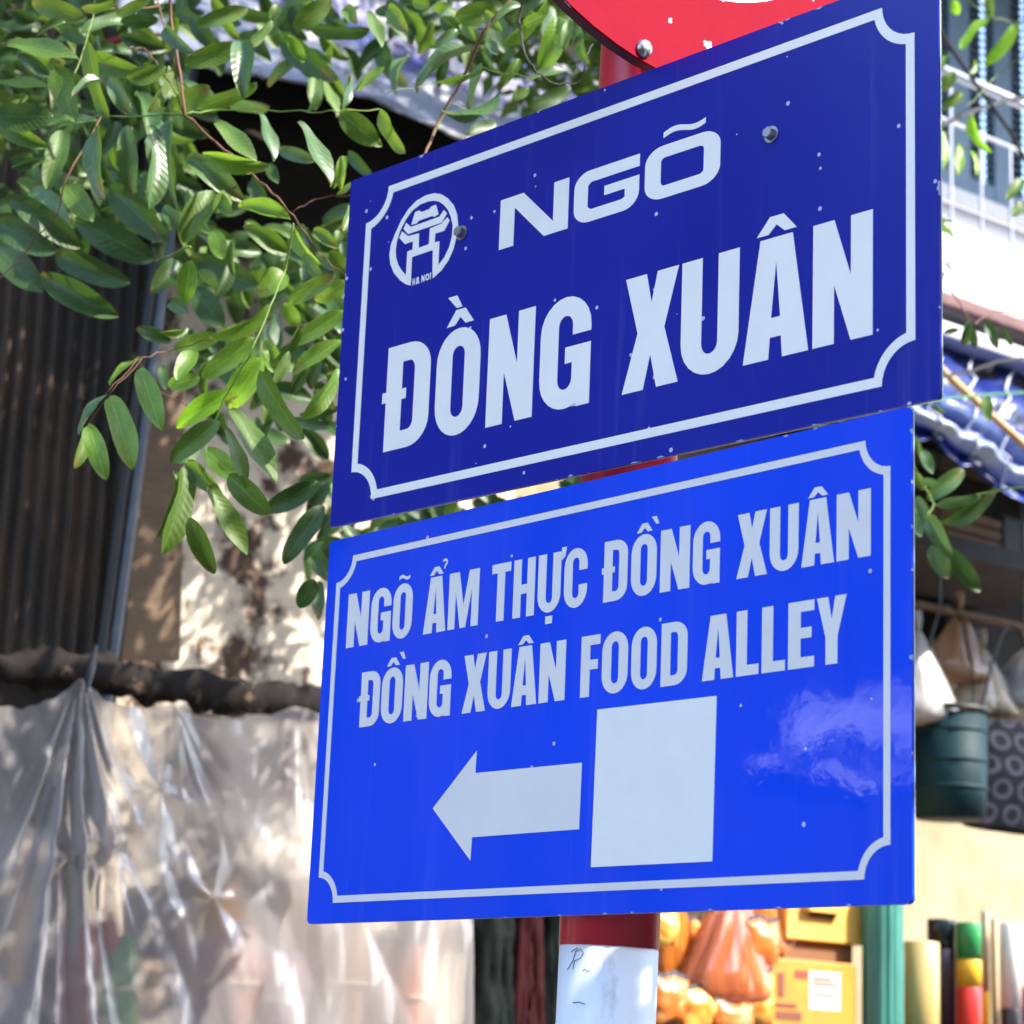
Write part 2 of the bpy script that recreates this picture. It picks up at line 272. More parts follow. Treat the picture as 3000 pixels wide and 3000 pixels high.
# ---- glyph outlines (w wide, h high, t stem, b bar)
def arc(cx, cy, rx, ry, a0, a1, n=7): return [(cx + rx * math.cos(R(a0 + (a1 - a0) * i / n)), cy + ry * math.sin(R(a0 + (a1 - a0) * i / n))) for i in range(n + 1)]
def rrect(x0, y0, x1, y1, rx, ry): return arc(x1 - rx, y1 - ry, rx, ry, 0, 90) + arc(x0 + rx, y1 - ry, rx, ry, 90, 180) + arc(x0 + rx, y0 + ry, rx, ry, 180, 270) + arc(x1 - rx, y0 + ry, rx, ry, 270, 360)
def glyph(ch, w, h, t, b):
    rx = w * .5; ry = min(w * .55, h * .3); ix = max(.02 * w, (w - 2 * t) / 2); iy = ix * 1.1
    if ch == 'O': return [rrect(0, 0, w, h, rx * .98, ry), rrect(t, b, w - t, h - b, ix * .98, iy)]
    if ch == 'D' or ch == 'Đ':
        r2 = w * .48
        bl, bh0, bh1 = -.09 * w, .47 * h, .57 * h
        left = [(0, h)] + ([(0, bh1), (bl, bh1), (bl, bh0), (0, bh0)] if ch == 'Đ' else []) + [(0, 0)]
        out = arc(w - r2, r2 * .9, r2, r2 * .9, 270, 360) + arc(w - r2, h - r2 * .9, r2, r2 * .9, 0, 90) + left
        inn = arc(w - t - ix * .9, b + iy, ix * .9, iy, 270, 360) + arc(w - t - ix * .9, h - b - iy, ix * .9, iy, 0, 90) + [(t, h - b)] + ([(t, bh1), (t + .1 * w, bh1), (t + .1 * w, bh0), (t, bh0)] if ch == 'Đ' else []) + [(t, b)]
        return [out, inn]
    if ch == 'C':
        return [[(w, .62 * h)] + arc(w - rx, h - ry, rx, ry, 0, 180, 12) + arc(rx, ry, rx, ry, 180, 360, 12) + [(w, .38 * h), (w - t, .38 * h)] + arc(w / 2, b + iy, ix, iy, 0, -180, 8) + arc(w / 2, h - b - iy, ix, iy, 180, 0, 8) + [(w - t, .62 * h)]]
    if ch == 'G':
        return [[(w, .645 * h)] + arc(w - rx, h - ry, rx, ry, 0, 180, 12) + arc(rx, ry, rx, ry, 180, 298, 9) + [(.705 * w, .085 * h), (.75 * w, 0), (w, 0), (w, .545 * h), (.5 * w, .545 * h), (.5 * w, .40 * h), (w - t, .40 * h)] + arc(w / 2, b + iy, ix, iy, 0, -180, 8) + arc(w / 2, h - b - iy, ix, iy, 180, 0, 8) + [(w - t, .645 * h)]]
    if ch == 'N': k = t * 1.0; return [[(0, 0), (0, h), (k, h), (w - t, .52 * h), (w - t, h), (w, h), (w, 0), (w - k, 0), (t, .47 * h), (t, 0)]]
    if ch == 'U': return [[(0, h)] + arc(rx, ry, rx, ry, 180, 360, 12) + [(w, h), (w - t, h)] + arc(w / 2, b + iy, ix, iy, 0, -180, 8) + [(t, h)]]
    if ch == 'X': return [[(0, 0), (.26 * w, .5 * h), (.02 * w, h), (.40 * w, h), (.5 * w, .74 * h), (.60 * w, h), (.98 * w, h), (.74 * w, .5 * h), (w, 0), (.62 * w, 0), (.5 * w, .29 * h), (.38 * w, 0)]]
    if ch == 'A': return [[(0, 0), (.25 * w, h), (.75 * w, h), (w, 0), (.605 * w, 0), (.585 * w, .175 * h), (.415 * w, .175 * h), (.395 * w, 0)], [(.43 * w, .335 * h), (.5 * w, .80 * h), (.57 * w, .335 * h)]]
    if ch == 'F': return [[(0, 0), (0, h), (w, h), (w, h - b), (t, h - b), (t, .60 * h), (.9 * w, .60 * h), (.9 * w, .60 * h - b), (t, .60 * h - b), (t, 0)]]
    if ch == 'E': return [[(0, 0), (0, h), (w, h), (w, h - b), (t, h - b), (t, .60 * h), (.9 * w, .60 * h), (.9 * w, .60 * h - b), (t, .60 * h - b), (t, b), (w, b), (w, 0)]]
    if ch == 'L': return [[(0, 0), (0, h), (t, h), (t, b), (w, b), (w, 0)]]
    if ch == 'T': return [[(w / 2 - t / 2, 0), (w / 2 - t / 2, h - b), (0, h - b), (0, h), (w, h), (w, h - b), (w / 2 + t / 2, h - b), (w / 2 + t / 2, 0)]]
    if ch == 'H': return [[(0, 0), (0, h), (t, h), (t, .56 * h), (w - t, .56 * h), (w - t, h), (w, h), (w, 0), (w - t, 0), (w - t, .56 * h - b), (t, .56 * h - b), (t, 0)]]
    if ch == 'Y': return [[(w / 2 - t / 2, 0), (w / 2 - t / 2, .40 * h), (0, h), (.38 * w, h), (.5 * w, .66 * h), (.62 * w, h), (w, h), (w / 2 + t / 2, .40 * h), (w / 2 + t / 2, 0)]]
    if ch == 'M': return [[(0, 0), (0, h), (.33 * w, h), (.5 * w, .40 * h), (.67 * w, h), (w, h), (w, 0), (w - t, 0), (w - t, .66 * h), (.59 * w, 0), (.41 * w, 0), (t, .66 * h), (t, 0)]]
    if ch == 'n': return [[(0, 0), (0, h), (.34 * w, h), (w - t, .24 * h), (w - t, h), (w, h), (w, 0), (.66 * w, 0), (t, .76 * h), (t, 0)]]             # wide face
    if ch == 'o': r2 = .16 * w; return [rrect(0, 0, w, h, .24 * w, .30 * h), rrect(t, b, w - t, h - b, .06 * w, .08 * h)]
    if ch == 'g':
        return [[(w, h)] + arc(.24 * w, .70 * h, .24 * w, .30 * h, 90, 180) + arc(.24 * w, .30 * h, .24 * w, .30 * h, 180, 270)[:] + arc(.76 * w, .30 * h, .24 * w, .30 * h, 270, 360) + [(w, .60 * h), (.47 * w, .60 * h), (.47 * w, .42 * h), (w - t, .42 * h), (w - t, b + .03 * h), (w - t - .05 * w, b), (t + .05 * w, b), (t, b + .06 * h), (t, h - b - .06 * h), (t + .05 * w, h - b), (w, h - b)]]
def circumflex(cx, y, w, h): return [(cx - w / 2, y), (cx - w * .17, y + h), (cx + w * .17, y + h), (cx + w / 2, y), (cx + w * .20, y), (cx, y + h * .48), (cx - w * .20, y)]
def grave(cx, y, w, h): return [(cx - w * .5, y + h), (cx + w * .12, y + h), (cx + w * .5, y), (cx + w * .12, y)]
def tilde(cx, y, w, h):
    top, bot = [], []
    for i in range(13):
        u = i / 12; c = y + h * .5 + math.sin((u - .02) * 2 * math.pi) * h * .22 + (u - .5) * h * .1; top.append((cx + (u - .5) * w, c + h * .24)); bot.append((cx + (u - .5) * w, c - h * .24))
    return top + bot[::-1]
def hook(cx, y, w, h): return arc(cx, y + h * .62, w * .5, h * .38, 160, -70, 9) + [(cx + w * .1, y), (cx - w * .14, y), (cx - w * .08, y + h * .36)] + arc(cx, y + h * .62, w * .2, h * .14, -50, 160, 6)

SIGN_RED = mat('sign_red', (.62, .03, .05), .35, .5, var=.25, vscale=9)
white_film = mat('white_sheeting', (.92, .87, .83), .38, .4, var=.06, vscale=14)
white_film2 = mat('white_sheeting_dull', (.80, .77, .77), .38, .4, var=.08, vscale=10)
navy = sign_mat('navy_sheeting', (.006, .016, .30), .20, .42, 1.3, .28, (.75, .3814), 9)
blue = sign_mat('bright_blue_sheeting', (.003, .066, .80), .035, .25, 4.1, .45, (.7594, .3926), 30)
steel = mat('galvanised_steel', (.45, .46, .48), .35, .5, metal=.9, var=.3, vscale=60)
alu = mat('sheet_metal_edge', (.55, .57, .62), .45, .5, metal=.6)

def rounded_panel(W, H, r): return rrect(-W / 2, -H / 2, W / 2, H / 2, r, r)
def border_loops(x0, y0, x1, y1, r, wd):
    def loop(m, rad):
        X0, Y0, X1, Y1 = x0 + m, y0 + m, x1 - m, y1 - m
        k = math.sqrt(max(rad * rad - m * m, 1e-9)); a = math.degrees(math.atan2(m, k))
        return (arc(x0, y0, rad, rad, 90 - a, a, 9) + arc(x1, y0, rad, rad, 180 - a, 90 + a, 9)
                + arc(x1, y1, rad, rad, 270 - a, 180 + a, 9) + arc(x0, y1, rad, rad, -a, -90 + a, 9))
    return [loop(0.0, r), loop(wd, r + wd)]

def letters(txt_pts, uv, v0, v1, parent, org, ex, en, m, tf, bf, wide=False, hh=.0004):
    """txt_pts: (char, accents, left px point, right px point); baseline and cap line given in sign coordinates"""
    for ch, acc, pl, pr in txt_pts:
        ul, ur = uv(*pl)[0], uv(*pr)[0]; w = ur - ul; h = v1 - v0
        loops = glyph(ch, w, h, tf(w, ch), bf * h)
        mb = MB(); o = org + ex * ul + UZ * v0 + en * .0008
        mb.plate(loops, o, ex, UZ, en, hh)
        for a in acc:
            if a == '^': mb.plate([circumflex(w * .5, h * 1.035, w * .62, h * .145)], o, ex, UZ, en, hh)
            if a == '`': mb.plate([grave(w * .36, h * 1.20, w * .34, h * .12)], o, ex, UZ, en, hh)
            if a == "'": mb.plate([grave(w * .92, h * 1.13, w * .30, h * .13)], o, ex, UZ, en, hh)
            if a == '~': mb.plate([tilde(w * .52, h * (1.05 if not wide else 1.10), w * .56, h * (.12 if not wide else .22))], o, ex, UZ, en, hh)
            if a == '?': mb.plate([hook(w * .86, h * 1.12, w * .24, h * .18)], o, ex, UZ, en, hh)
            if a == '+': mb.plate([[(w * 1.0, h * .84), (w * 1.16, h * .90), (w * 1.22, h * 1.06), (w * 1.0, h * 1.06), (w * 1.02, h * .985), (w * 1.0, h * .95)]], o + ex * .0002, ex, UZ, en, hh)
            if a == '.': mb.plate([[(w * .38, -h * .19), (w * .38, -h * .06), (w * .68, -h * .06), (w * .68, -h * .19)]], o, ex, UZ, en, hh)
        mb.build('letter', m, parent)

def flat_uv(ob, C_, E_):
    l = ob.data.uv_layers.new(name='UVMap'); off = ob.parent.location
    for lp in ob.data.loops: p = ob.data.vertices[lp.vertex_index].co + off - C_; l.data[lp.index].uv = (p.dot(E_), p.z)
# ---- upper sign
us = thing('street_sign', UC - UZ * (UH / 2), 'dark navy street name sign reading NGÕ ĐỒNG XUÂN with city emblem', 'street sign')
flat_uv(MB().plate([rounded_panel(UW, UH, .004)], UC - UN * .0018, UE, UZ, UN, .0026).build('panel', navy, us), UC, UE)
MB().plate([rounded_panel(UW + .0006, UH + .0006, .004)], UC - UN * .0030, UE, UZ, UN, .0011).build('backing_sheet', alu, us)
a = uv_u(*q1((370, 1062)))[1]; bL = uv_u(*q1((240, 1290)))[0]; bR = uv_u(*q2((1608, 800)))[0]; bB = uv_u(*q3((368, 1280)))[1]; aR = uv_u(*q2((1400, 48)))[1]
rad = abs(uv_u(*q1((370, 1062)))[0] - bL)
top_v = (a + aR) / 2
MB().plate(border_loops(bL, bB, bR, top_v, rad, .0088), UC + UN * .0008, UE, UZ, UN, .0004).build('border_line', white_film, us)
L1 = [('Đ', '', (450, 725), (700, 600)), ('O', '^`', (727, 760), (985, 480)), ('N', '', (1018, 740), (1285, 540)), ('G', '', (1320, 560), (1607, 480))]
L1 = [(c, ac, q3(p), q3(q)) for c, ac, p, q in L1] + [(c, ac, q4(p), q4(q)) for c, ac, p, q in
      [('X', '', (46, 687), (362, 612)), ('U', '', (382, 300), (707, 300)), ('A', '^', (731, 527), (1101, 441)), ('N', '', (1126, 300), (1466, 300))]]
vb = np.mean([uv_u(*q3(p))[1] for p in ((435, 1020), (1012, 872))] + [uv_u(*q4(p))[1] for p in ((42, 687), (1125, 437), (1465, 352))])
vt = np.mean([uv_u(*q3(p))[1] for p in ((470, 425), (1040, 262), (1297, 187))] + [uv_u(*q2(p))[1] for p in ((290, 1490), (1365, 1190), (1035, 1290))])
letters(L1, uv_u, vb, vt, us, UC, UE, UN, white_film, lambda w, c: w * (.36 if c in 'UGOĐDNC' else .38), .17)
L0 = [('n', '', q1((993, 1400)), q1((1387, 1150))), ('g', '', q1((1417, 1180)), q1((1788, 1000))), ('o', '~', q2((80, 1040)), q2((508, 850)))]
vb0 = np.mean([uv_u(*q1(p))[1] for p in ((990, 1418), (1240, 1337))] + [uv_u(*q2((190, 1125)))[1]])
vt0 = np.mean([uv_u(*q1(p))[1] for p in ((1000, 1138), (1135, 1092), (1792, 870), (1390, 1008))])
letters(L0, uv_u, vb0, vt0, us, UC, UE, UN, white_film, lambda w, c: w * .215, .235, wide=True)
# emblem, traced
em = thing('emblem', UC, None, None); em.parent = us; em.location = UC - Vector(us['_base']); em['_base'] = tuple(UC)
def px_poly(pts, q, uv): return [uv(*q(p)) for p in pts]
outer = px_poly([(1000, 150), (860, 185), (700, 275), (560, 420), (440, 610), (340, 830), (270, 1010), (245, 1180), (262, 1340), (320, 1480), (420, 1600), (520, 1670), (600, 1690), (612, 1560), (625, 1215), (965, 1105), (968, 1560), (1110, 1440), (1230, 1270), (1310, 1090), (1360, 900), (1390, 680), (1375, 510), (1320, 360), (1220, 240), (1110, 170)], q7, uv_u)
ring_o = [(1000, 150), (860, 185), (700, 275), (560, 420), (440, 610), (340, 830), (270, 1010), (245, 1180), (262, 1340), (320, 1480), (420, 1600), (520, 1670), (600, 1690)]
ring_l = ring_o + [(610, 1560), (522, 1520), (450, 1440), (390, 1340), (355, 1220), (350, 1090), (370, 960), (420, 790), (510, 610), (620, 450), (760, 340), (890, 290), (980, 278), (1070, 292), (1150, 345), (1220, 430), (1270, 550), (1300, 690), (1285, 880), (1240, 1050), (1160, 1220), (1060, 1350), (965, 1440), (968, 1570), (1110, 1440), (1230, 1270), (1310, 1090), (1360, 900), (1390, 680), (1375, 510), (1320, 360), (1220, 240), (1110, 170)]
def eplate(pts, name, h=.0004): MB().plate([px_poly(pts, q7, uv_u)], UC + UN * .0008, UE, UZ, UN, h).build(name, white_film, em)
eplate(ring_l, 'ring')
eplate([(610, 680), (672, 470), (735, 440), (785, 465), (915, 415), (935, 378), (1020, 345), (1065, 500), (990, 550), (960, 530), (735, 610), (700, 655)], 'roof_top')
eplate([(525, 645), (480, 750), (555, 835), (1120, 640), (1205, 490), (1155, 430), (1075, 545), (605, 715)], 'upper_roof')
eplate([(460, 790), (410, 895), (505, 1000), (640, 955), (630, 1090), (545, 1125), (522, 1520), (604, 1600), (625, 1215), (970, 1100), (963, 1480), (1062, 1350), (1080, 955), (1000, 970), (1012, 825), (1160, 780), (1250, 605), (1210, 555), (1115, 660), (920, 740), (905, 1000), (735, 1065), (740, 820), (555, 868)], 'gate_frame', .0005)
tx = [(('H',), 632, 662), (('A',), 668, 712), (('N',), 748, 792), (('O',), 800, 868), (('L',), 886, 906)]
for (ch,), xa, xb in [(('H',), 628, 672), (('A',), 684, 744), (('N',), 776, 832), (('O',), 842, 906), (('T',), 918, 944)]:
    yb = 1690 - (xa - 628) * .36
    (ua, va), (ub, vb2) = uv_u(*q7((xa, yb))), uv_u(*q7((xb, yb - 115)))
    wd, hgt = ub - ua, uv_u(*q7((xa, yb - 110)))[1] - va
    if ch == 'T': loops = [[(0, 0), (0, hgt), (wd * .7, hgt), (wd * .7, 0)]]
    else: loops = glyph(ch, wd, hgt, wd * .26, hgt * .2)
    MB().plate(loops, UC + UE * ua + UZ * va + UN * .0008, UE, UZ, UN, .0004).build('letter', white_film, em)
for p in ((1355, 683), (2262, 395)):
    u, v = uv_u(*p); P = UC + UE * u + UZ * v + UN * .0008
    bo = MB(); bo.lathe(P, [(.0078, 0), (.0078, .001), (.0, .001)], 16, UN).build('bolt_washer', steel, us, smooth=False)
    bo = MB(); bo.lathe(P + UN * .0015, [(.0058, 0), (.0058, .0045), (.0046, .006), (0, .006)], 6, UN); bo.build('bolt', steel, us)

# ---- lower sign
ls = thing('direction_sign', LC - UZ * (LH / 2), 'bright blue arrow sign reading ĐỒNG XUÂN FOOD ALLEY below the navy sign', 'direction sign')
flat_uv(MB().plate([rounded_panel(LW, LH, .006)], LC - LN * .0018, LE, UZ, LN, .0026).build('panel', blue, ls), LC, LE)
MB().plate([rounded_panel(LW + .0006, LH + .0006, .006)], LC - LN * .0030, LE, UZ, LN, .0011).build('backing_sheet', alu, ls)
bT = np.mean([uv_l(*q3((290, 1600)))[1], uv_l(*q4((1428, 942)))[1]]); bL = uv_l(*q5((190, 1300)))[0]; bR = uv_l(*q4((1567, 1500)))[0]
bB = np.mean([uv_l(*q5((247, 1830)))[1], uv_l(*q6((1418, 1690)))[1]]); rad = abs(uv_l(*q3((290, 1600)))[0] - uv_l(*q3((195, 1755)))[0])
MB().plate(border_loops(bL, bB, bR, bT, rad, .0068), LC + LN * .0008, LE, UZ, LN, .0004).build('border_line', white_film2, ls)
M1 = [('N', '', q5((325, 300)), q5((447, 250))), ('G', '', q5((460, 250)), q5((572, 250))), ('O', '~', q5((584, 250)), q5((697, 150))), ('A', '^?', q5((756, 308)), q5((882, 287))), ('M', '', q5((895, 280)), q5((1068, 200))),
      ('T', '', q3((1053, 1700)), q3((1160, 1660))), ('H', '', q3((1172, 1800)), q3((1294, 1750))), ('U', '+.', q3((1310, 1800)), q3((1440, 1750))), ('C', '', q3((1458, 1800)), q3((1592, 1680))),
      ('Đ', '', q4((-132, 1750)), q4((78, 1600))), ('O', "^'", q4((101, 1650)), q4((245, 1600))), ('N', '', q4((265, 1650)), q4((432, 1600))), ('G', '', q4((450, 1600)), q4((602, 1600))),
      ('X', '', q4((695, 1730)), q4((868, 1695))), ('U', '', q4((885, 1500)), q4((1047, 1500))), ('A', '^', q4((1063, 1665)), q4((1248, 1630))), ('N', '', q4((1263, 1450)), q4((1456, 1450)))]
M1[9] = ('Đ', '', q3((1680, 1850)), q3((1818, 1680)))
va = np.mean([uv_l(*q5((320, 387)))[1], uv_l(*q5((893, 290)))[1], uv_l(*q4((265, 1812)))[1], uv_l(*q4((1455, 1592)))[1]])
vc = np.mean([uv_l(*q5((458, 62)))[1], uv_l(*q3((1160, 1637)))[1], uv_l(*q4((433, 1427)))[1], uv_l(*q4((1450, 1210)))[1]])
letters(M1, uv_l, va, vc, ls, LC, LE, LN, white_film2, lambda w, c: w * (.23 if c == 'M' else .36 if c not in 'T' else .40), .16)
M2 = [('Đ', '', q5((400, 750)), q5((512, 650))), ('O', "^'", q5((520, 700)), q5((640, 650))), ('N', '', q5((647, 750)), q5((782, 650))), ('G', '', q5((792, 650)), q5((913, 650))), ('X', '', q5((975, 760)), q5((1107, 742))),
      ('U', '', q5((1124, 600)), q5((1253, 550))), ('A', '^', q5((1255, 720)), q5((1397, 703))), ('N', '', q5((1412, 650)), q5((1563, 500))), ('F', '', q5((1647, 600)), q5((1762, 330))), ('O', '', q5((1770, 500)), q5((1917, 450))),
      ('O', '', q6((101, 450)), q6((245, 400))), ('D', '', q6((268, 500)), q6((418, 400))), ('A', '', q6((500, 572)), q6((677, 550))), ('L', '', q6((693, 500)), q6((820, 520))), ('L', '', q6((838, 480)), q6((970, 500))), ('E', '', q6((988, 400)), q6((1135, 450))), ('Y', '', q6((1152, 100)), q6((1320, 75)))]
va = np.mean([uv_l(*q5((392, 837)))[1], uv_l(*q5((643, 805)))[1], uv_l(*q5((1643, 665)))[1], uv_l(*q6((693, 547)))[1], uv_l(*q6((1205, 476)))[1]])
vc = np.mean([uv_l(*q5((415, 525)))[1], uv_l(*q5((787, 470)))[1], uv_l(*q5((1762, 305)))[1], uv_l(*q6((755, 165)))[1], uv_l(*q6((1130, 105)))[1]])
letters(M2, uv_l, va, vc, ls, LC, LE, LN, white_film2, lambda w, c: w * (.40 if c in 'Y' else .48 if c in 'LEF' else .36), .16)
arrow = px_poly([(812, 1292), (1062, 965), (1053, 1092), (1657, 1033), (1640, 1410), (1035, 1455), (1025, 1587)], q5, uv_l)
MB().plate([arrow], LC + LN * .0008, LE, UZ, LN, .0004).build('arrow', white_film2, ls)['label'] = 'pale block arrow pointing left'
stick = [uv_l(*q5((1745, 733))), uv_l(*q6((585, 655))), uv_l(*q6((560, 1592))), uv_l(*q5((1708, 1625)))]
MB().plate([stick[::-1]], LC + LN * .0008, LE, UZ, LN, .0006).build('sticker', mat('sticker_white', (.88, .86, .84), .35, .4, var=.05, vscale=20), ls)['label'] = 'blank white rectangular sticker beside the arrow'

# ---- pole
pole_off = -.060
Pb = on_plane(1781, 2850, UC + UN * pole_off, UN); Pt = on_plane(1893, 180, UC + UN * pole_off, UN)
ax = (Pt - Pb).normalized(); PR = .0445
def pole_at(z): return Pb + ax * ((z - Pb.z) / ax.z)
def pole_z(py): return on_plane(1781, py, Pb + UN * PR, Vector((0, -1, 0))).z
zb = pole_z(2770)
P0 = pole_at(.12)
sp = thing('sign_pole', P0, 'red and white banded metal pole carrying the blue signs', 'pole')
red_paint = mat('pole_red_paint', (.70, .022, .055), .32, .5, col2=(.48, .02, .04), vscale=12, bump=.05, bscale=30)
white_paint = mat('pole_white_paint', (.78, .80, .86), .4, .5, col2=(.45, .44, .43), vscale=16, thr=(.60, .72), stretch=(1, 1, .5), bump=.05, bscale=40)
edges = [.12, .47, .82, 1.17, zb - .36, zb]
for i in range(len(edges) - 1):
    mb = MB(); mb.tube([pole_at(edges[i]), pole_at(edges[i + 1])], PR, 40); mb.build('band', white_paint if i % 2 == 0 else red_paint, sp, smooth=False)
    o = col.objects[-1]; 
    for p in o.data.polygons: p.use_smooth = len(p.vertices) == 4
mb = MB(); mb.tube([pole_at(zb), pole_at(3.35)], PR + .0006, 40); o = mb.build('band', red_paint, sp)
for p in o.data.polygons: p.use_smooth = len(p.vertices) == 4
mb = MB(); mb.lathe(pole_at(3.35), [(PR, 0), (PR * .8, .02), (0, .03)], 24); mb.build('cap', red_paint, sp, smooth=True)
# pen scribbles on the white band
ink = mat('pen_ink', (.14, .14, .17), .6)
def scrib(pts):
    W = []
    for x, y in pts:
        px, py = 1300 + x * .88, 2550 + y * .88
        v = ray(px, py); o = CAM - Pb; a_ = v - ax * v.dot(ax); b_ = o - ax * o.dot(ax)
        A, B, C = a_.dot(a_), 2 * a_.dot(b_), b_.dot(b_) - (PR + .0004) ** 2
        d = B * B - 4 * A * C
        if d > 0: W.append(CAM + v * ((-B - math.sqrt(d)) / (2 * A)))
    MB().tube(W, .00038, 5).build('pen_mark', ink, sp)
scrib([(412, 330), (430, 300), (440, 268), (455, 262), (465, 275), (455, 292), (435, 300), (430, 330)]); scrib([(425, 270), (445, 258)]); scrib([(462, 335), (470, 328), (478, 338), (486, 332)]); scrib([(430, 440), (450, 438), (470, 444)])
for zc, E_, C_ in ((UC.z + .09, UE, UC), (UC.z - .09, UE, UC), (LC.z + .08, LE, LC), (LC.z - .10, LE, LC)):   # clamp straps behind the panels
    c = pole_at(zc); n_ = UN if C_ is UC else LN
    mb = MB(); mb.lathe(c - UZ * .012, [(PR + .001, 0), (PR + .004, 0), (PR + .004, .024), (PR + .001, .024)], 28, UZ); mb.build('clamp', steel, sp)
    u = (c - C_).dot(E_); q = C_ + E_ * u; q.z = zc
    gap = (q - c).dot(n_)
    mb = MB(); mb.box(c + n_ * (PR - .004) - E_ * .10 - UZ * .012, E_ * .2, n_ * (gap - PR + .002), UZ * .024); mb.build('mounting_bar', steel, sp)

# ---- round red prohibition sign
DM = Vector((math.sin(R(37)), -math.cos(R(37)), 0)); DE = Vector((math.cos(R(37)), math.sin(R(37)), 0))
DC = pole_at(1.6 + 1.263) + DM * .052; DR = .338
ps = thing('round_sign', DC - UZ * DR, 'round red traffic sign with white centre above the blue signs', 'traffic sign')
def disc_loop(r, n=72): return [(r * math.cos(2 * math.pi * i / n), r * math.sin(2 * math.pi * i / n)) for i in range(n)]
chipped = mat('chipped_red_paint', (.27, .004, .020), .7, .05, var=.2, vscale=7, bump=.15, bscale=14)
n = chipped.node_tree; b = n.nodes['Principled BSDF']
tc = n.nodes.new('ShaderNodeTexCoord'); v = n.nodes.new('ShaderNodeTexVoronoi'); v.inputs['Scale'].default_value = 26; n.links.new(tc.outputs['Object'], v.inputs[0])
nz = n.nodes.new('ShaderNodeTexNoise'); nz.inputs['Scale'].default_value = 90; n.links.new(tc.outputs['Object'], nz.inputs[0])
ad = n.nodes.new('ShaderNodeMath'); ad.operation = 'MULTIPLY_ADD'; ad.inputs[1].default_value = .75; n.links.new(nz.outputs[0], ad.inputs[0]); n.links.new(v.outputs['Distance'], ad.inputs[2])
lt = n.nodes.new('ShaderNodeMath'); lt.operation = 'LESS_THAN'; lt.inputs[1].default_value = .49; n.links.new(ad.outputs[0], lt.inputs[0])
sc_ = n.nodes.new('ShaderNodeSeparateColor'); n.links.new(v.outputs['Color'], sc_.inputs[0]); g = n.nodes.new('ShaderNodeMath'); g.operation = 'GREATER_THAN'; g.inputs[1].default_value = .62; n.links.new(sc_.outputs[0], g.inputs[0])
mu = n.nodes.new('ShaderNodeMath'); mu.operation = 'MULTIPLY'; n.links.new(lt.outputs[0], mu.inputs[0]); n.links.new(g.outputs[0], mu.inputs[1])
mx = n.nodes.new('ShaderNodeMix'); mx.data_type = 'RGBA'; n.links.new(mu.outputs[0], mx.inputs[0]); mx.inputs[7].default_value = (.55, .52, .55, 1)
old = b.inputs['Base Color'].links[0].from_socket; n.links.new(old, mx.inputs[6]); n.links.new(mx.outputs[2], b.inputs['Base Color'])
MB().plate([disc_loop(DR), disc_loop(DR * .715)], DC, DE, UZ, DM, .003).build('red_rim', chipped, ps)
MB().plate([disc_loop(DR * .715)], DC, DE, UZ, DM, .003).build('white_face', white_film, ps)
MB().plate([disc_loop(DR - .001), disc_loop(DR - .008)], DC - DM * .012, DE, UZ, DM, .0118).build('folded_edge', mat('dark_red_back', (.10, .02, .025), .6), ps)
v_ = on_plane(1880, 146, DC, DM)
MB().lathe(v_ + DM * .003, [(.009, 0), (.008, .004), (.004, .006), (0, .006)], 12, DM).build('rivet', steel, ps, smooth=True)
MB().tube([pole_at(DC.z - .1), pole_at(DC.z - .1) + DM * .052], .012, 10).build('bracket', steel, ps)

# ================================================================== SHOP ROW
def zrange(px, py0, py1, o): return sz(px, py1, o)[1], sz(px, py0, o)[1]
def pbox(mb, x0, y0, x1, y1, o, d, base=None):      # box whose front face (offset o) covers these pixels, d deep behind it
    ym, xm = (y0 + y1) / 2, (x0 + x1) / 2
    s0, s1 = sz(x0, ym, o)[0], sz(x1, ym, o)[0]; z1 = sz(xm, y0, o)[1]; z0 = sz(xm, y1, o)[1] if base is None else base
    mb.fbox(s0, s1, o - d, o, z0, z1); return s0, s1, z0, z1

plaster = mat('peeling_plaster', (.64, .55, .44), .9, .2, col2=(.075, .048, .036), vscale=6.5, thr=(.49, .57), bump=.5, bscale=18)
cream = mat('cream_wall', (.43, .345, .235), .9, .2, col2=(.27, .205, .125), vscale=3.5, bump=.3, bscale=25)
dark_wood = mat('dark_timber', (.022, .017, .014), .85, .2, var=.5, vscale=8, stretch=(1, 1, 6), bump=.3)
ply = mat('plywood', (.15, .10, .06), .7, .3, col2=(.12, .075, .045), vscale=7, stretch=(1.5, 1.5, 9), bump=.15, bscale=30)
white_render = mat('white_render', (.56, .55, .57), .85, .2, var=.1, vscale=2, bump=.1)

# ---- plaster wall of the shop row (ground floor)
sL = sz(250, 1500)[0]; sM = sz(1500, 1500)[0]; sR = sz(2560, 1500)[0]
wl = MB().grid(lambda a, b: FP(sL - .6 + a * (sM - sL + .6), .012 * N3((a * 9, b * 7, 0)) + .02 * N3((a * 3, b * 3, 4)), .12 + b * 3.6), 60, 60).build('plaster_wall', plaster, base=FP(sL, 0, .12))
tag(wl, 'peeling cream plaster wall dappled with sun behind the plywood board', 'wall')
wr = MB().fbox(sM, 8, -.25, 0, .12, 3.5).build('cream_wall', cream, base=FP(sM, 0, .12))
tag(wr, 'sunlit cream wall under the streaked blue awning', 'wall')

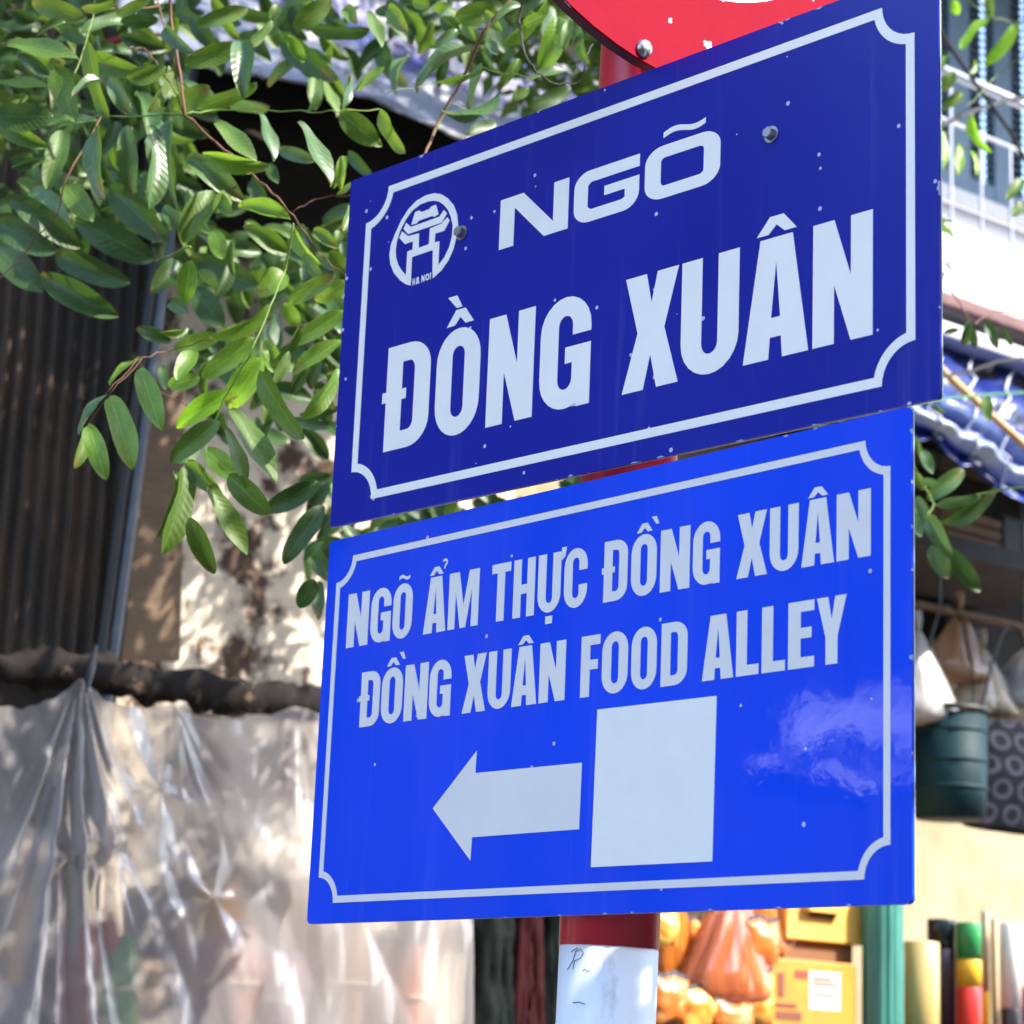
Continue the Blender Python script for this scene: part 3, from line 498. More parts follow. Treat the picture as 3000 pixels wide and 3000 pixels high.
# ---- corrugated iron, post, plywood
rust = mat('dark_corrugated_iron', (.022, .016, .012), .65, .3, col2=(.105, .064, .036), vscale=4, stretch=(1, 1, .35), bump=.1, thr=(.40, .75))
o = .16; s0 = sz(-500, 1500, o)[0]; s1 = sz(375, 1880, o)[0]; s1t = sz(545, 300, o)[0]
zb_, zt_ = sz(150, 1975, o)[1], sz(150, -150, o)[1]
pitch = .036
ns = int((s1 - s0) / pitch * 8)
ct = thing('corrugated_iron_wall', FP(s0, o, .12), 'dark rusty corrugated iron wall beside the grey metal post', 'iron wall')
def corr(a, b):
    s = s0 + a * (s1 + .03 * b - s0)
    return FP(s, o + .009 * (1 + .5 * N3((s * 5, b * 3, 4))) * math.sin(2 * math.pi * s / pitch + 1.1 * N3((s * 6, b * .4, 2))) + .016 * N3((s * 3, b * 4, 1)) + (.012 if b > .62 else 0), zb_ + b * (zt_ - zb_))
MB().grid(corr, ns, 26).build('iron_sheet', rust, ct, smooth=True)
MB().fbox(s0, s1, o - .06, o - .03, .12, zb_ + .1).build('kick_board', dark_wood, ct)
pt = [on_plane(x, y, F0 + FN * .22, FN) for x, y in ((566, 190), (424, 1231), (334, 1900))]
MB().fbox(-10, s0, o - .03, o, .12, 5.4).build('iron_panel', rust, ct)
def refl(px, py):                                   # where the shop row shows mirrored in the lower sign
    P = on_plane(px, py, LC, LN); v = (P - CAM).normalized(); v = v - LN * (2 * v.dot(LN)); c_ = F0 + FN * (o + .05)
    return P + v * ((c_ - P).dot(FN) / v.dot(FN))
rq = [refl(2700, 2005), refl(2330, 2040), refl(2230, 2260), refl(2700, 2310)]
pale_m = mat('reflection_panel_paint', (.66, .66, .70), .8, .2, col2=(.05, .05, .06), vscale=4.5, thr=(.50, .53), stretch=(1, 1, 1.6))
MB().grid(lambda a, b: (rq[0].lerp(rq[1], a)).lerp(rq[3].lerp(rq[2], a), b) + FN * .05 * N3((a * 3, b * 3, 1)) + UZ * .06 * N3((a * 4, b * 4, 5)) + FE * .08 * N3((a * 3, b * 5, 8)), 24, 18).build('reflection_panel', pale_m, ct, smooth=True)  # unseen pale panel added for the bright patch mirrored in the sign
post = thing('metal_post', Vector((pt[2].x, pt[2].y, .12)), 'slim grey metal post between corrugated iron and plywood board', 'post')
low = pt[2] + (pt[2] - pt[1]).normalized() * ((pt[2].z - .12) / (pt[1] - pt[2]).normalized().z)
steel_grey = mat('grey_painted_steel', (.13, .15, .19), .4, .5, var=.4, vscale=20)
MB().tube([low, pt[1], pt[0], pt[0] + (pt[0] - pt[1]) * .4], .012, 10).build('pipe', steel_grey, post, smooth=True)
MB().tube([low + FE * -.028, pt[1] + FE * -.028, pt[0] + FE * -.028], .010, 8).build('flange', mat('black_steel', (.015, .015, .018), .5), post)
p4 = [on_plane(x, y, F0 + FN * .17, FN) for x, y in ((355, 1935), (528, 1935), (545, 1080), (445, 1080))]
pw = MB(); q = [p - FN * .018 for p in p4]; pw.add(p4 + q, [(0, 1, 2, 3), (7, 6, 5, 4), (0, 4, 5, 1), (1, 5, 6, 2), (2, 6, 7, 3), (3, 7, 4, 0)])
tag(pw.build('plywood_board', ply, base=p4[0]), 'narrow brown plywood board next to the grey metal post', 'board')

# ---- dark panel painted for the awning's shade, and silver / blue tarpaulin awnings above
fa = MB(); a_ = pbox(fa, 300, 150, 1500, 620, .10, .08)
fo = thing('shade_panel', FP(a_[0], .1, a_[2]), 'black panel painted for the shade under the silver tarpaulin', 'shade_panel')
MB().fbox(a_[0] - .6, a_[1] + .4, .02, .10, a_[2] + .18, a_[3] + .5).build('upper_board', dark_wood, fo)
MB().fbox(a_[0] - .6, a_[1] + .4, .02, .115, a_[2] - .1, a_[2] + .176).build('lower_board', dark_wood, fo)

def tarp_mat(name, base, c2, scale, rough, stretch, thr):
    return mat(name, base, rough, .5, col2=c2, vscale=scale, stretch=stretch, thr=thr, bump=.25, bscale=9, coat=0)
def sheet(name, label, m, prof_px, xs, o0, seed, amp, nu=90, nv=26, cat='awning', thick=True, parent=None):
    """hanging sheet: for each station x the profile gives (upper px y, lower px y, offset upper, offset lower)"""
    def fn(a, b):
        k = a * (len(xs) - 1); i = min(int(k), len(xs) - 2); f = k - i
        x = xs[i] * (1 - f) + xs[i + 1] * f
        y0 = prof_px[i][0] * (1 - f) + prof_px[i + 1][0] * f; y1 = prof_px[i][1] * (1 - f) + prof_px[i + 1][1] * f
        oo = o0[0] * (1 - b) + o0[1] * b
        P = on_plane(x, y0 * (1 - b) + y1 * b, F0 + FN * oo, FN)
        fold = math.sin(b * math.pi * 5 + 2.2 * N3((a * 4, b * 2, seed))) * .5 + N3((a * 14, b * 5, seed + 3)) + .6 * N3((a * 40, b * 9, seed + 5))
        return P + FN * amp * fold + UZ * amp * .5 * N3((a * 11, b * 3, seed + 9))
    ob = MB().grid(fn, nu, nv).build(name, m, parent, base=on_plane(xs[0], prof_px[0][1], F0 + FN * o0[1], FN), smooth=True)
    md = ob.modifiers.new('thickness', 'SOLIDIFY'); md.thickness = .003
    if parent is None: tag(ob, label, cat)
    return ob
silver = tarp_mat('silver_tarpaulin', (.15, .155, .19), (.08, .083, .11), 5, .5, (1, 1, 2), (.4, .65))
bluetarp = tarp_mat('dark_blue_tarpaulin', (.006, .014, .12), (.004, .006, .03), 6, .5, (1, 1, 3), (.4, .6))
sheet('silver_awning', 'crumpled silver grey tarpaulin awning hanging above the dark shade panel', silver, [(-260, 150), (-60, 205), (60, 235), (175, 300), (300, 440), (430, 560)], [350, 620, 850, 1100, 1420, 1750], (.30, .62), 2, .022)
sheet('blue_awning', 'dark blue tarpaulin behind the silver grey tarpaulin', bluetarp, [(-420, 60), (-200, 150), (-60, 260), (120, 400), (300, 560)], [600, 1000, 1250, 1560, 1950], (.10, .28), 11, .018)

# ---- dark strip painted for the shadow band over the plastic sheet
OB = .62
beam = MB()
for i in range(28):
    pass
bs0, bz = sz(-200, 2000, OB); bs1, bz1 = sz(1500, 2010, OB)
zc = sz(600, 2010, OB)[1]
pr_ = [(0, -.028), (.03, -.03), (.03, .0), (.03, .024), (.012, .030), (-.02, .028), (-.02, 0), (-.02, -.028)]
beam.grid(lambda a, b: FP(bs0 + a * (bs1 - bs0), OB - .05 + pr_[round(b * 8) % 8][0] + .006 * N3((a * 40, b * 4, 2)), zc + .012 * N3((a * 4, 0, 7)) + pr_[round(b * 8) % 8][1] * (1 + 1.1 * N3((a * 13, round(b * 8) % 8, 5)) + .6 * N3((a * 41, round(b * 8) % 8, 8)))), 160, 8)
bt = thing('shadow_band_beam', FP(bs0, OB, zc), 'rough dark strip standing for the shadow along the top of the clear plastic sheet', 'beam')
beam.build('plank', mat('shadow_band_dark', (.014, .011, .010), .9, .2, col2=(.16, .11, .075), vscale=18, thr=(.60, .68), bump=.6, bscale=30), bt, smooth=True)  # added strip with the shadow put into its dark colour
for sx in (bs0 + .05, bs1 - .2): MB().fbox(sx, sx + .06, OB - .09, OB - .03, .12, zc).build('beam_post', dark_wood, bt)

# ---- clear plastic sheet
OS = .70
g_s, g_z = sz(232, 1990, OS); ts0 = sz(-420, 2200, OS)[0]; ts1 = sz(1370, 2750, OS)[0]
random.seed(3)
ties = [(sz(-250, 2030, OS)), (g_s, g_z), sz(610, 2085, OS), sz(960, 2085, OS), sz(1400, 2110, OS)]
knots2 = [sz(520, 2320, OS), sz(650, 2640, OS), sz(335, 2490, OS), sz(205, 2515, OS)]
def top_z(s):
    for (sa, za), (sb, zb2) in zip(ties[:-1], ties[1:]):
        if sa <= s <= sb:
            f = (s - sa) / (sb - sa); return za * (1 - f) + zb2 * f - .028 * math.sin(math.pi * f) + .006 * N3((s * 30, 0, 3))
    return ties[-1][1]
def ridge(x): return 1 - abs(2 * (x - math.floor(x)) - 1)
def sheet_off(s, z):
    o = 0
    for i, (gs, gz) in enumerate(ties):
        dx, dz = s - gs, gz - z + .02; r = math.hypot(dx, dz); ph = math.atan2(dx, dz)
        amp = (.038 if i == 1 else .003) * min(1, r / .12) * math.exp(-((ph / (.42 if i == 1 else .8)) ** 2)) * math.exp(-r / (1.1 if i == 1 else .35))
        o += amp * (1.2 * ridge(ph * 3.4 + .2 + .9 * N3((s * 2.2, z * 1.2, i))) + .6 * ridge(ph * 8.1 + 1.2 * N3((s * 3, z * .8, 3 + i))) - .9)
    for i, (gs, gz) in enumerate(knots2):
        dx, dz = s - gs, z - gz; r = math.hypot(dx, dz); ph = math.atan2(dx, dz)
        o += .016 * math.exp(-r / .16) * ridge(ph * .8 + .3 * i) + .010 * math.exp(-r / .03)
    o += .010 * ridge(s * 3.3 + .9 * N3((s * 1.5, z * .9, 31))) * (.4 + .6 * abs(N3((s * 2, z * 1.5, 33)))) + .004 * ridge(s * 8.7 + z * 1.5 + 1.2 * N3((s * 2, z, 35)))
    o += .020 * N3((s * 2.2, z * 1.4, 6)) + .009 * abs(N3((s * 7 + z * 4, z * 2.0, 2))) + .0035 * abs(N3((s * 15 - z * 6, z * 4, 8)))
    return o
def shp(a, b):
    s = ts0 + a * (ts1 - ts0); zt = top_z(s); z = zt + (1.05 - zt) * b
    gx = math.exp(-((s - g_s) / .5) ** 2) * math.exp(-b * 3.0)
    return FP(s + (g_s - s) * .45 * gx, OS + sheet_off(s, z) + .05 * b, z)
film = film_mat('clear_polythene', (.58, .55, .56), .37, .48, .15, .72)
so_ = MB().grid(shp, 260, 170).build('plastic_sheet', film, base=FP(g_s, OS, 1.05), smooth=True)
tag(so_, 'clear plastic sheet gathered in folds and hung over a stall', 'plastic sheet')
# gathered knot with its black clip
kn = MB(); kn.tube([FP(g_s + .012, OS + .03, g_z + .06), FP(g_s + .004, OS + .035, g_z + .02), FP(g_s - .006, OS + .045, g_z - .03)], [.004, .008, .003], 8)
tag(kn.build('clip', mat('black_plastic', (.012, .012, .014), .4), base=FP(g_s, OS, g_z)), 'small black clip holding the gathered plastic sheet', 'clip')
for i, (dx, h) in enumerate(((-.035, .05), (0.0, .075), (.04, .045))):
    pass

# ---- stall table and goods behind the plastic
def cmat(n, c, r=.5, v=.25, sc=15): return mat(n, c, r, .5, var=v, vscale=sc)
tb0, tz = sz(-300, 2940, .55); tb1 = sz(1300, 2940, .55)[0]; tz = 1.60
table = thing('stall_shelf', FP(tb0, .3, .12), 'dark wooden stall shelf behind the clear plastic sheet', 'shelf')
MB().fbox(tb0, tb1, .05, .58, tz - .03, tz).build('shelf_board', dark_wood, table)
for sx in (tb0, (tb0 + tb1) / 2, tb1 - .05):
    for oo in (.06, .5): MB().fbox(sx, sx + .05, oo, oo + .05, .12, tz - .03).build('leg', dark_wood, table)
def carton(px0, py0, px1, py1, o, d, m, label, name='cardboard_box', cat='box', base=tz, flap=True, group=None):
    mb = MB(); s0, s1, z0, z1 = pbox(mb, px0, py0, px1, py1, o, d, base)
    t = thing(name, FP((s0 + s1) / 2, o - d / 2, z0), label, cat, group)
    mb.build('body', m, t, bevel=.004)
    if flap:
        MB().fbox(s0 + .004, s1 - .004, o - d * .5 - .002, o - .004, z1 + .001, z1 + .004).build('flap', m, t); MB().fbox(s0 + .004, s1 - .004, o - d + .004, o - d * .5 - .006, z1 + .001, z1 + .004).build('flap', m, t)
        MB().fbox((s0 + s1) / 2 - .012, (s0 + s1) / 2 + .012, o + .0004, o + .0012, z0 + .3 * (z1 - z0), z1).build('tape', mat('parcel_tape', (.45, .32, .18), .3), t)
    return t
carton(560, 2600, 830, 3150, .42, .3, cmat('grey_card', (.22, .21, .20)), 'grey carton on the stall shelf under the plastic')
carton(-60, 2420, 150, 3150, .44, .3, cmat('slate_card', (.13, .14, .17)), 'tall slate grey carton at the end of the stall shelf')
carton(870, 2560, 1100, 3150, .40, .28, cmat('tan_card', (.20, .13, .075)), 'tan carton on the stall shelf under the plastic')
carton(1110, 2740, 1330, 3150, .36, .26, cmat('mauve_card', (.10, .075, .085)), 'mauve carton on the stall shelf beside the tan carton')
sk = thing('stack_of_trays', FP(sz(390, 3000, .5)[0], .35, tz), 'stack of brown wooden trays under the clear plastic sheet', 'tray stack')
sa, sb_ = sz(290, 2950, .5)[0], sz(520, 2950, .5)[0]
k = 0; zz = tz
while zz < sz(400, 2830, .5)[1]:
    j = .01 * random.uniform(-1, 1)
    MB().fbox(sa + j, sb_ + j, .22, .5, zz, zz + .022).build('tray', ply if k % 2 else mat('pale_tray', (.42, .30, .19), .7, var=.3), sk, bevel=.003); zz += .026; k += 1
def bundle(px, py0, wpx, o, m, label, seed, base=tz):
    s_, z1 = sz(px, py0, o); r = (sz(px + wpx / 2, py0, o)[0] - s_); h = z1 - base; t = thing('bundle', FP(s_, o, base), label, 'bundle')
    MB().grid(lambda a, b: FP(s_ + r * (1 + .3 * N3((math.cos(a * 6.283) * 1.5, math.sin(a * 6.283) * 1.5, seed + b * 3))) * math.cos(a * 6.283) * math.sin(min(1, b * 1.15 + .06) * math.pi * .5) ** .5 * math.sqrt(max(0, 1 - (max(0, b - .62) / .38) ** 2) + .02), o + .07 * math.sin(a * 6.283), base + h * b), 28, 16).build('wrapped_pack', m, t, smooth=True)
    MB().tube([FP(s_ + r * .95 * math.cos(i * .5236), o + .075 * math.sin(i * .5236), base + h * .55) for i in range(13)], .004, 5).build('string', string_m2, t)
string_m2 = mat('jute_string', (.45, .36, .22), .9)
bundle(345, 2745, 120, .52, cmat('green_wrap', (.08, .22, .08), .5), 'green wrapped bundle under the clear plastic sheet', 1)
bundle(285, 2700, 90, .48, cmat('red_wrap', (.40, .06, .04), .5), 'red wrapped bundle next to the green bundle', 4)
bundle(690, 2700, 170, .54, cmat('pink_wrap', (.30, .15, .12), .5), 'pinkish red bundle in front of the grey carton', 7)
bundle(650, 2560, 110, .46, cmat('amber_wrap', (.55, .28, .08), .5), 'amber bundle leaning on the grey carton', 9)
bundle(1010, 2690, 150, .55, cmat('brown_wrap', (.22, .12, .06), .5), 'brown wrapped bundle in front of the tan carton', 15)
bundle(1200, 2760, 120, .54, cmat('rust_wrap', (.34, .12, .06), .5), 'rust wrapped bundle in front of the mauve carton', 18)
bundle(830, 2780, 140, .55, cmat('plum_wrap', (.20, .10, .13), .5), 'plum coloured bundle beside the pinkish red bundle', 12)

# ================================================================== RIGHT: SHOPHOUSE UPPER FLOOR
SH_L = sz(2560, 300)[0]
hs = thing('shophouse', FP(SH_L, 0, .12), 'white shophouse upper floor with grey blue louvred shutters', 'house')
zsill = sz(2850, 590)[1]; zfl = sz(2850, 850)[1]; ztop = zsill + 2.2
s_a = sz(2690, 300)[0]; s_b = s_a + 1.55
MB().fbox(SH_L - 1.0, s_a, -.3, 0, 3.5, ztop + .6).build('wall', white_render, hs)
MB().fbox(s_a, s_b, -.3, 0, 3.5, zsill).build('wall', white_render, hs)
MB().fbox(s_b, s_b + 6, -.3, 0, 3.5, ztop + .6).build('wall', white_render, hs)
MB().fbox(s_a, s_b, -.3, 0, ztop, ztop + .6).build('wall', white_render, hs)
MB().fbox(s_a - .03, s_b + .03, -.05, .04, zsill - .04, zsill).build('sill', white_render, hs)
shut = mat('grey_blue_shutter_paint', (.10, .155, .215), .6, .4, var=.25, vscale=10, bump=.1)
# stiles read from the photograph at row 330: 2776-2838, 2905-2955
stl = [sz(x, 330, -.02)[0] for x in (2690, 2715, 2776, 2836, 2908, 2958)]
cols = [(stl[1], stl[2]), (stl[3], stl[4])]; wcol = cols[1][1] - cols[1][0]; wst = stl[3] - stl[2]
x = stl[5]; stiles = [(stl[0], stl[1]), (stl[2], stl[3]), (stl[4], stl[5])]
while x < s_b - .2: cols.append((x, x + wcol)); stiles.append((x + wcol, x + wcol + wst * .85)); x += wcol + wst * .85
slat_me = None
for k, (c0, c1) in enumerate(cols):
    sh = thing('shutter', FP(c0, -.02, zsill), None, None); sh.parent = hs; sh.location = FP(c0, -.02, zsill) - Vector(hs['_base'])
    for st in ([stiles[k], stiles[k + 1]] if k == 0 else [stiles[k + 1]]) if k + 1 < len(stiles) else []:
        MB().fbox(st[0], st[1], -.05, -.012, zsill + .001, ztop - .001).build('stile', shut, sh)
    for zr in (zsill + .001, ztop - .09): MB().fbox(c0, c1, -.048, -.014, zr, zr + .085).build('rail', shut, sh)
    MB().fbox(c0, c1, -.075, -.068, zsill + .02, ztop).build('backing', mat('dark_room', (.006, .006, .008), .9), sh)
    if k > 3: continue
    z = zsill + .10; i = 0
    while z < min(ztop - .1, sz(2900, -60)[1]):
        mb = MB(); mb.box(FP(c0, -.046, z + .012), FE * (c1 - c0), FN * .026 - UZ * .011, UZ * .0035 + FN * .001); mb.build('slat', shut, sh); z += .0250; i += 1
MB().fbox(SH_L - 1.5, s_b + 4, 0.001, 1.05, zsill + 1.05, zsill + 1.10).build('shade_canopy', mat('canopy_zinc', (.25, .25, .27), .7), hs)  # out-of-view canopy added to shade the shutters
# balcony slab, railing
OBAL = .55
zb1 = sz(2880, 845, OBAL)[1]
MB().fbox(sz(2600, 800, OBAL)[0], s_b + 3, 0.001, OBAL + .03, zb1 - .09, zb1).build('balcony_slab', white_render, hs)
rl = thing('balcony_railing', FP(sz(2700, 700, OBAL)[0], OBAL, zb1), 'thin metal balcony railing with a round white top rail', 'railing')
rail_m = mat('pale_rail_paint', (.55, .57, .62), .3, .5, metal=.3); bar_m = mat('grey_bar_paint', (.30, .32, .38), .4, .5, metal=.3)
def rail_line(xa, ya, ext=1.6, back=.5):
    s, z = sz(xa, ya, OBAL); return [FP(s - back, OBAL, z), FP(s + ext, OBAL, z)]
MB().tube(rail_line(2880, 256), .014, 10).build('top_rail', rail_m, rl, smooth=True)
MB().tube(rail_line(2880, 398), .0055, 8).build('cross_bar', rail_m, rl)
MB().tube(rail_line(2880, 635), .006, 8).build('cross_bar', bar_m, rl)
MB().tube(rail_line(2880, 815), .006, 8).build('cross_bar', bar_m, rl)
zt2 = sz(2880, 398, OBAL)[1]
ss = sz(2785, 450, OBAL)[0]; dd = sz(2873, 450, OBAL)[0] - ss
for i in range(-3, 10): MB().tube([FP(ss + i * dd, OBAL, zb1), FP(ss + i * dd, OBAL, zt2 if i % 4 else sz(2880, 256, OBAL)[1])], .0052, 8).build('baluster', bar_m, rl)

# ---- pink tile strip, gutter
tile = mat('faded_pink_tile', (.30, .17, .16), .8, .3, var=.4, vscale=12)
OT = .62
rs0, rz = sz(2560, 900, OT); rz1 = sz(2880, 888, OT)[1]; rz0 = sz(2880, 975, OT)[1]
rf = thing('tile_canopy', FP(rs0, 0, rz0), 'faded pink corrugated tile canopy above the white gutter', 'canopy')
for i in range(4):
    f0, f1 = i / 4, (i + 1) / 4
    mb = MB(); mb.tube([FP(rs0, OT - .02 + f0 * .10, rz1 + (rz0 - rz1) * (f0 + .1)), FP(rs0 + 4, OT - .02 + f0 * .10, rz1 + (rz0 - rz1) * (f0 + .1))], .012, 8); mb.build('tile_course', tile, rf, smooth=True)
MB().fbox(rs0, rs0 + 4, .01, OT - .04, rz0 - .01, rz0 + .01).build('canopy_board', mat('grey_board', (.34, .34, .37), .8, var=.3), rf)
gz = sz(2880, 1040, OT)[1]
gt = MB(); gt.fbox(rs0, rs0 + 4, OT - .10, OT + .04, gz, rz0 - .02)
tag(gt.build('gutter', white_render, base=FP(rs0, OT, gz), bevel=.008), 'white box gutter directly above the streaked blue awning', 'gutter')

# ---- blue tarpaulin roll, sky reflections painted as pale bands
sheen_tarp = mat('blue_tarp_painted_sheen', (.02, .06, .35), .35, .4, bump=.1)
n = sheen_tarp.node_tree; b = n.nodes['Principled BSDF']; tc = n.nodes.new('ShaderNodeTexCoord'); sx = n.nodes.new('ShaderNodeSeparateXYZ'); n.links.new(tc.outputs['UV'], sx.inputs[0])
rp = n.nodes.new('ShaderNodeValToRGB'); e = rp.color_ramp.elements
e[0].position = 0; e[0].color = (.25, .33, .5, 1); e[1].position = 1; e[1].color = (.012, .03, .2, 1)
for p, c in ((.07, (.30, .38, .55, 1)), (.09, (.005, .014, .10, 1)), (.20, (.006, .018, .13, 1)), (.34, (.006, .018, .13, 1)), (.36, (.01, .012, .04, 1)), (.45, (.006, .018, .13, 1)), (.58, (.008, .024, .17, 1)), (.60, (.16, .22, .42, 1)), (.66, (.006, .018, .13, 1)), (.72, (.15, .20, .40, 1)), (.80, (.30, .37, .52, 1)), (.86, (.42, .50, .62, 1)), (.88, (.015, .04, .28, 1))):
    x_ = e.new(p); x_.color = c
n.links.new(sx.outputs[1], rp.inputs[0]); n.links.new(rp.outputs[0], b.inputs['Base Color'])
aw = thing('painted_sheen_awning', on_plane(2700, 1430, F0 + FN * .7, FN), 'blue tarpaulin awning with painted sheen streaks tied with string below the gutter', 'awning')
def prof(px, b):  # tarp roll seen from below: top edge, belly, hanging valance
    yt = 965 + (px - 2765) * .53; yb2 = 1275 + (px - 2680) * .66
    return yt + (yb2 - yt) * b
def awf(a, b):
    px = 2560 + a * 900
    oo = .50 + .30 * math.sin(min(b, .9) / .9 * math.pi * .62)
    P = on_plane(px, prof(px, b), F0 + FN * oo, FN)
    return P + FN * (.020 * math.sin(b * 26 + 2 * N3((a * 4, b, 1))) + .03 * N3((a * 10, b * 4, 2)) + .012 * N3((a * 30, b * 8, 5))) + UZ * (.016 * max(0, b - .85) / .15 * math.sin(a * 41 + 3 * N3((a * 5, 1, 1))))
ob = MB().grid(awf, 130, 44).build('tarp', sheen_tarp, aw, smooth=True)
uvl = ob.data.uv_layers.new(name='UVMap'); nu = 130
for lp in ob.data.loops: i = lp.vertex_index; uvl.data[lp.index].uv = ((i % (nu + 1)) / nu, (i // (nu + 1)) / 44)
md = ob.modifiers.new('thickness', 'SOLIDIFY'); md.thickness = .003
string_m = mat('pale_string', (.6, .62, .66), .8)
for px in (2735, 2838, 2938, 3040):
    pts = []
    for i in range(14):
        b_ = i / 13; a2 = (px - 8 * math.sin(b_ * 3) - 2560) / 900; pts.append(awf(a2, b_) + FN * .018)
    MB().tube(pts, .0028, 5).build('tie_string', string_m, aw)
# roof board the awning hangs from (shades the goods below)
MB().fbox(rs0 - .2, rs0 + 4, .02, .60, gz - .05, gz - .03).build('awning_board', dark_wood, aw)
# bamboo cane
bp = thing('bamboo_cane', at(2700, 1035, 4.9), 'thin tan bamboo cane leaning across the streaked blue awning', 'cane')
ca, cb = on_plane(2690, 1022, F0 + FN * .98, FN), on_plane(3080, 1375, F0 + FN * .92, FN)
bam = mat('bamboo', (.55, .34, .15), .5, .5, var=.25, vscale=8)
for i in range(4):
    f0, f1 = i / 4, (i + 1) / 4; A_, B_ = ca.lerp(cb, f0), ca.lerp(cb, f1)
    MB().tube([A_, A_.lerp(B_, .03), A_.lerp(B_, .5), A_.lerp(B_, .97), B_], [.0115, .010, .0098, .010, .0115], 10).build('segment', bam, bp, smooth=True)
# cables
cable = mat('black_cable', (.012, .012, .014), .5)
def wire(px_pts, o, r, label, name='cable', m=cable):
    P = [on_plane(x, y, F0 + FN * o, FN) for x, y in px_pts]; out = []
    for i in range(len(P) - 1):
        for j in range(6):
            f = j / 6; q = P[i].lerp(P[i + 1], f); out.append(q)
    out.append(P[-1]); tag(MB().tube(out, r, 6).build(name, m, base=P[0]), label, 'cable')
wire([(2700, 20), (2752, 92), (2880, 275), (2960, 385), (3020, 500), (3100, 640)], 1.2, .005, 'black cable slanting down across the louvred shutters')
wire([(2690, 395), (2760, 366), (2860, 322), (2960, 290), (3100, 285)], 1.15, .0055, 'black cable rising across the balcony top rail')
wire([(2690, 1110), (2760, 1105), (2850, 1085), (2920, 1060), (3000, 1050), (3100, 1055)], 1.1, .004, 'black cable crossing the streaked blue awning')
wire([(2690, 1180), (2800, 1165), (2900, 1156), (3000, 1150), (3100, 1150)], 1.12, .0028, 'thin green cord crossing the streaked blue awning', m=mat('green_cord', (.06, .22, .08), .6))

# ================================================================== RIGHT: HANGING GOODS
OG = .42
hb0, hbz = sz(2600, 1752, OG); hb1 = sz(3200, 1700, OG)[0]
rk = thing('hanging_bar', FP(hb0, OG, hbz), 'brown wooden bar under the awning with bags hung from it', 'bar')
MB().tube([FP(hb0, OG, hbz), FP((hb0 + hb1) / 2, OG, hbz + .004), FP(hb1, OG, hbz)], .011, 8).build('bar', mat('brown_wood', (.24, .12, .06), .7, var=.4, vscale=14), rk)
for s in (hb0 + .2, hb1 - .3): MB().tube([FP(s, OG, hbz), FP(s, OG, gz - .05)], .004, 6).build('hanger_wire', cable, rk)
# dark shelf with a small orange crate
zsh = sz(2860, 1600, .40)[1]
sf = thing('hanging_shelf', FP(hb0, .2, zsh), 'dark shelf board under the streaked blue awning', 'shelf')
MB().fbox(hb0, hb1, .02, .44, zsh - .05, zsh).build('shelf_board', mat('grey_dark_board', (.07, .066, .075), .7, var=.4), sf)
for s in (hb0 + .15, hb1 - .2): MB().fbox(s, s + .03, .02, .05, zsh - .25, zsh - .05).build('bracket', dark_wood, sf)
MB().fbox(hb0, hb1 + 1.5, .004, .018, sz(2850, 2395, .02)[1], gz - .1).build('shade_board', mat('shade_brown', (.018, .014, .012), .9, var=.5, vscale=5), sf)  # dark board painted for the awning's shade on the wall
cr = thing('wooden_crate', FP(sz(2860, 1590, .38)[0], .3, zsh), 'small orange brown wooden crate on the dark shelf', 'crate')
cs0, cs1 = sz(2770, 1560, .40)[0], sz(2935, 1560, .40)[0]; crm = mat('orange_wood', (.42, .19, .08), .6, var=.35, vscale=10)
for i in range(3): MB().fbox(cs0, cs1, .385, .40, zsh + i * .032, zsh + i * .032 + .026).build('plank', crm, cr, bevel=.002); MB().fbox(cs0, cs1, .20, .215, zsh + i * .032, zsh + i * .032 + .026).build('plank', crm, cr)
for s in (cs0, cs1 - .02): MB().fbox(s, s + .02, .2155, .3845, zsh, zsh + .092).build('end_board', crm, cr)
dk = mat('dark_goods', (.03, .028, .034), .6, var=.5)
carton(2940, 1530, 3080, 1640, .36, .2, dk, 'dark grey carton on the hanging shelf beside the crate', base=zsh)
bagfilm = film_mat('bag_film', (.82, .80, .78), .38, .18)
def bag(px_top, px_l, px_r, py_bot, o, m, label, inner=None, seed=0, flat=.6):
    (st, zt), (sl_, zb2), (sr_, _) = sz(*px_top, o), sz(px_l, py_bot, o), sz(px_r, py_bot, o)
    sc = (sl_ + sr_) / 2; hw = (sr_ - sl_) / 2
    t = thing('plastic_bag', FP(sc, o, zb2), label, 'bag')
    def fn(a, b, k=1.):
        th = a * 2 * math.pi; r = hw * k * (.06 + .94 * (min(1, b * 1.25) ** .9)) * (1 if b < .9 else math.sqrt(max(0, 1 - ((b - .9) / .1) ** 2)) * .9 + .1)
        r *= 1 + (.16 * abs(math.sin(th * 4.5 + seed + 2 * N3((b * 2, seed, 1)))) - .08 + .07 * abs(math.sin(th * 11 + 3 * b))) * (1 - b * .55) + .14 * N3((math.cos(th) * 2, math.sin(th) * 2 + b * 2, seed))
        s = st + (sc - st) * b
        return FP(s + r * math.cos(th), o + r * flat * math.sin(th), zt + (zb2 - zt) * b)
    MB().grid(fn, 72, 28).build('bag_skin', m, t, smooth=True)
    # twisted top and hanging loop
    MB().tube([FP(st, o, zt - .005), FP(st + .004, o, zt + .03), FP(st - .004, o, zt + .055)], [.006, .008, .012], 8).build('twisted_neck', m, t, smooth=True)
    if inner: MB().grid(lambda a, b: fn(a, .35 + b * .64, .86), 24, 12).build('contents', inner, t, smooth=True)
    return t
bag((2814, 1790), 2720, 2880, 1985, .40, film_mat('amber_film', (.62, .36, .22), .6), 'amber plastic bag hanging from the wooden bar', None, 1)
bag((2690, 1850), 2600, 2790, 2110, .46, bagfilm, 'white plastic bag hanging beside the lower blue sign', cmat('white_goods', (.30, .26, .24)), 5)
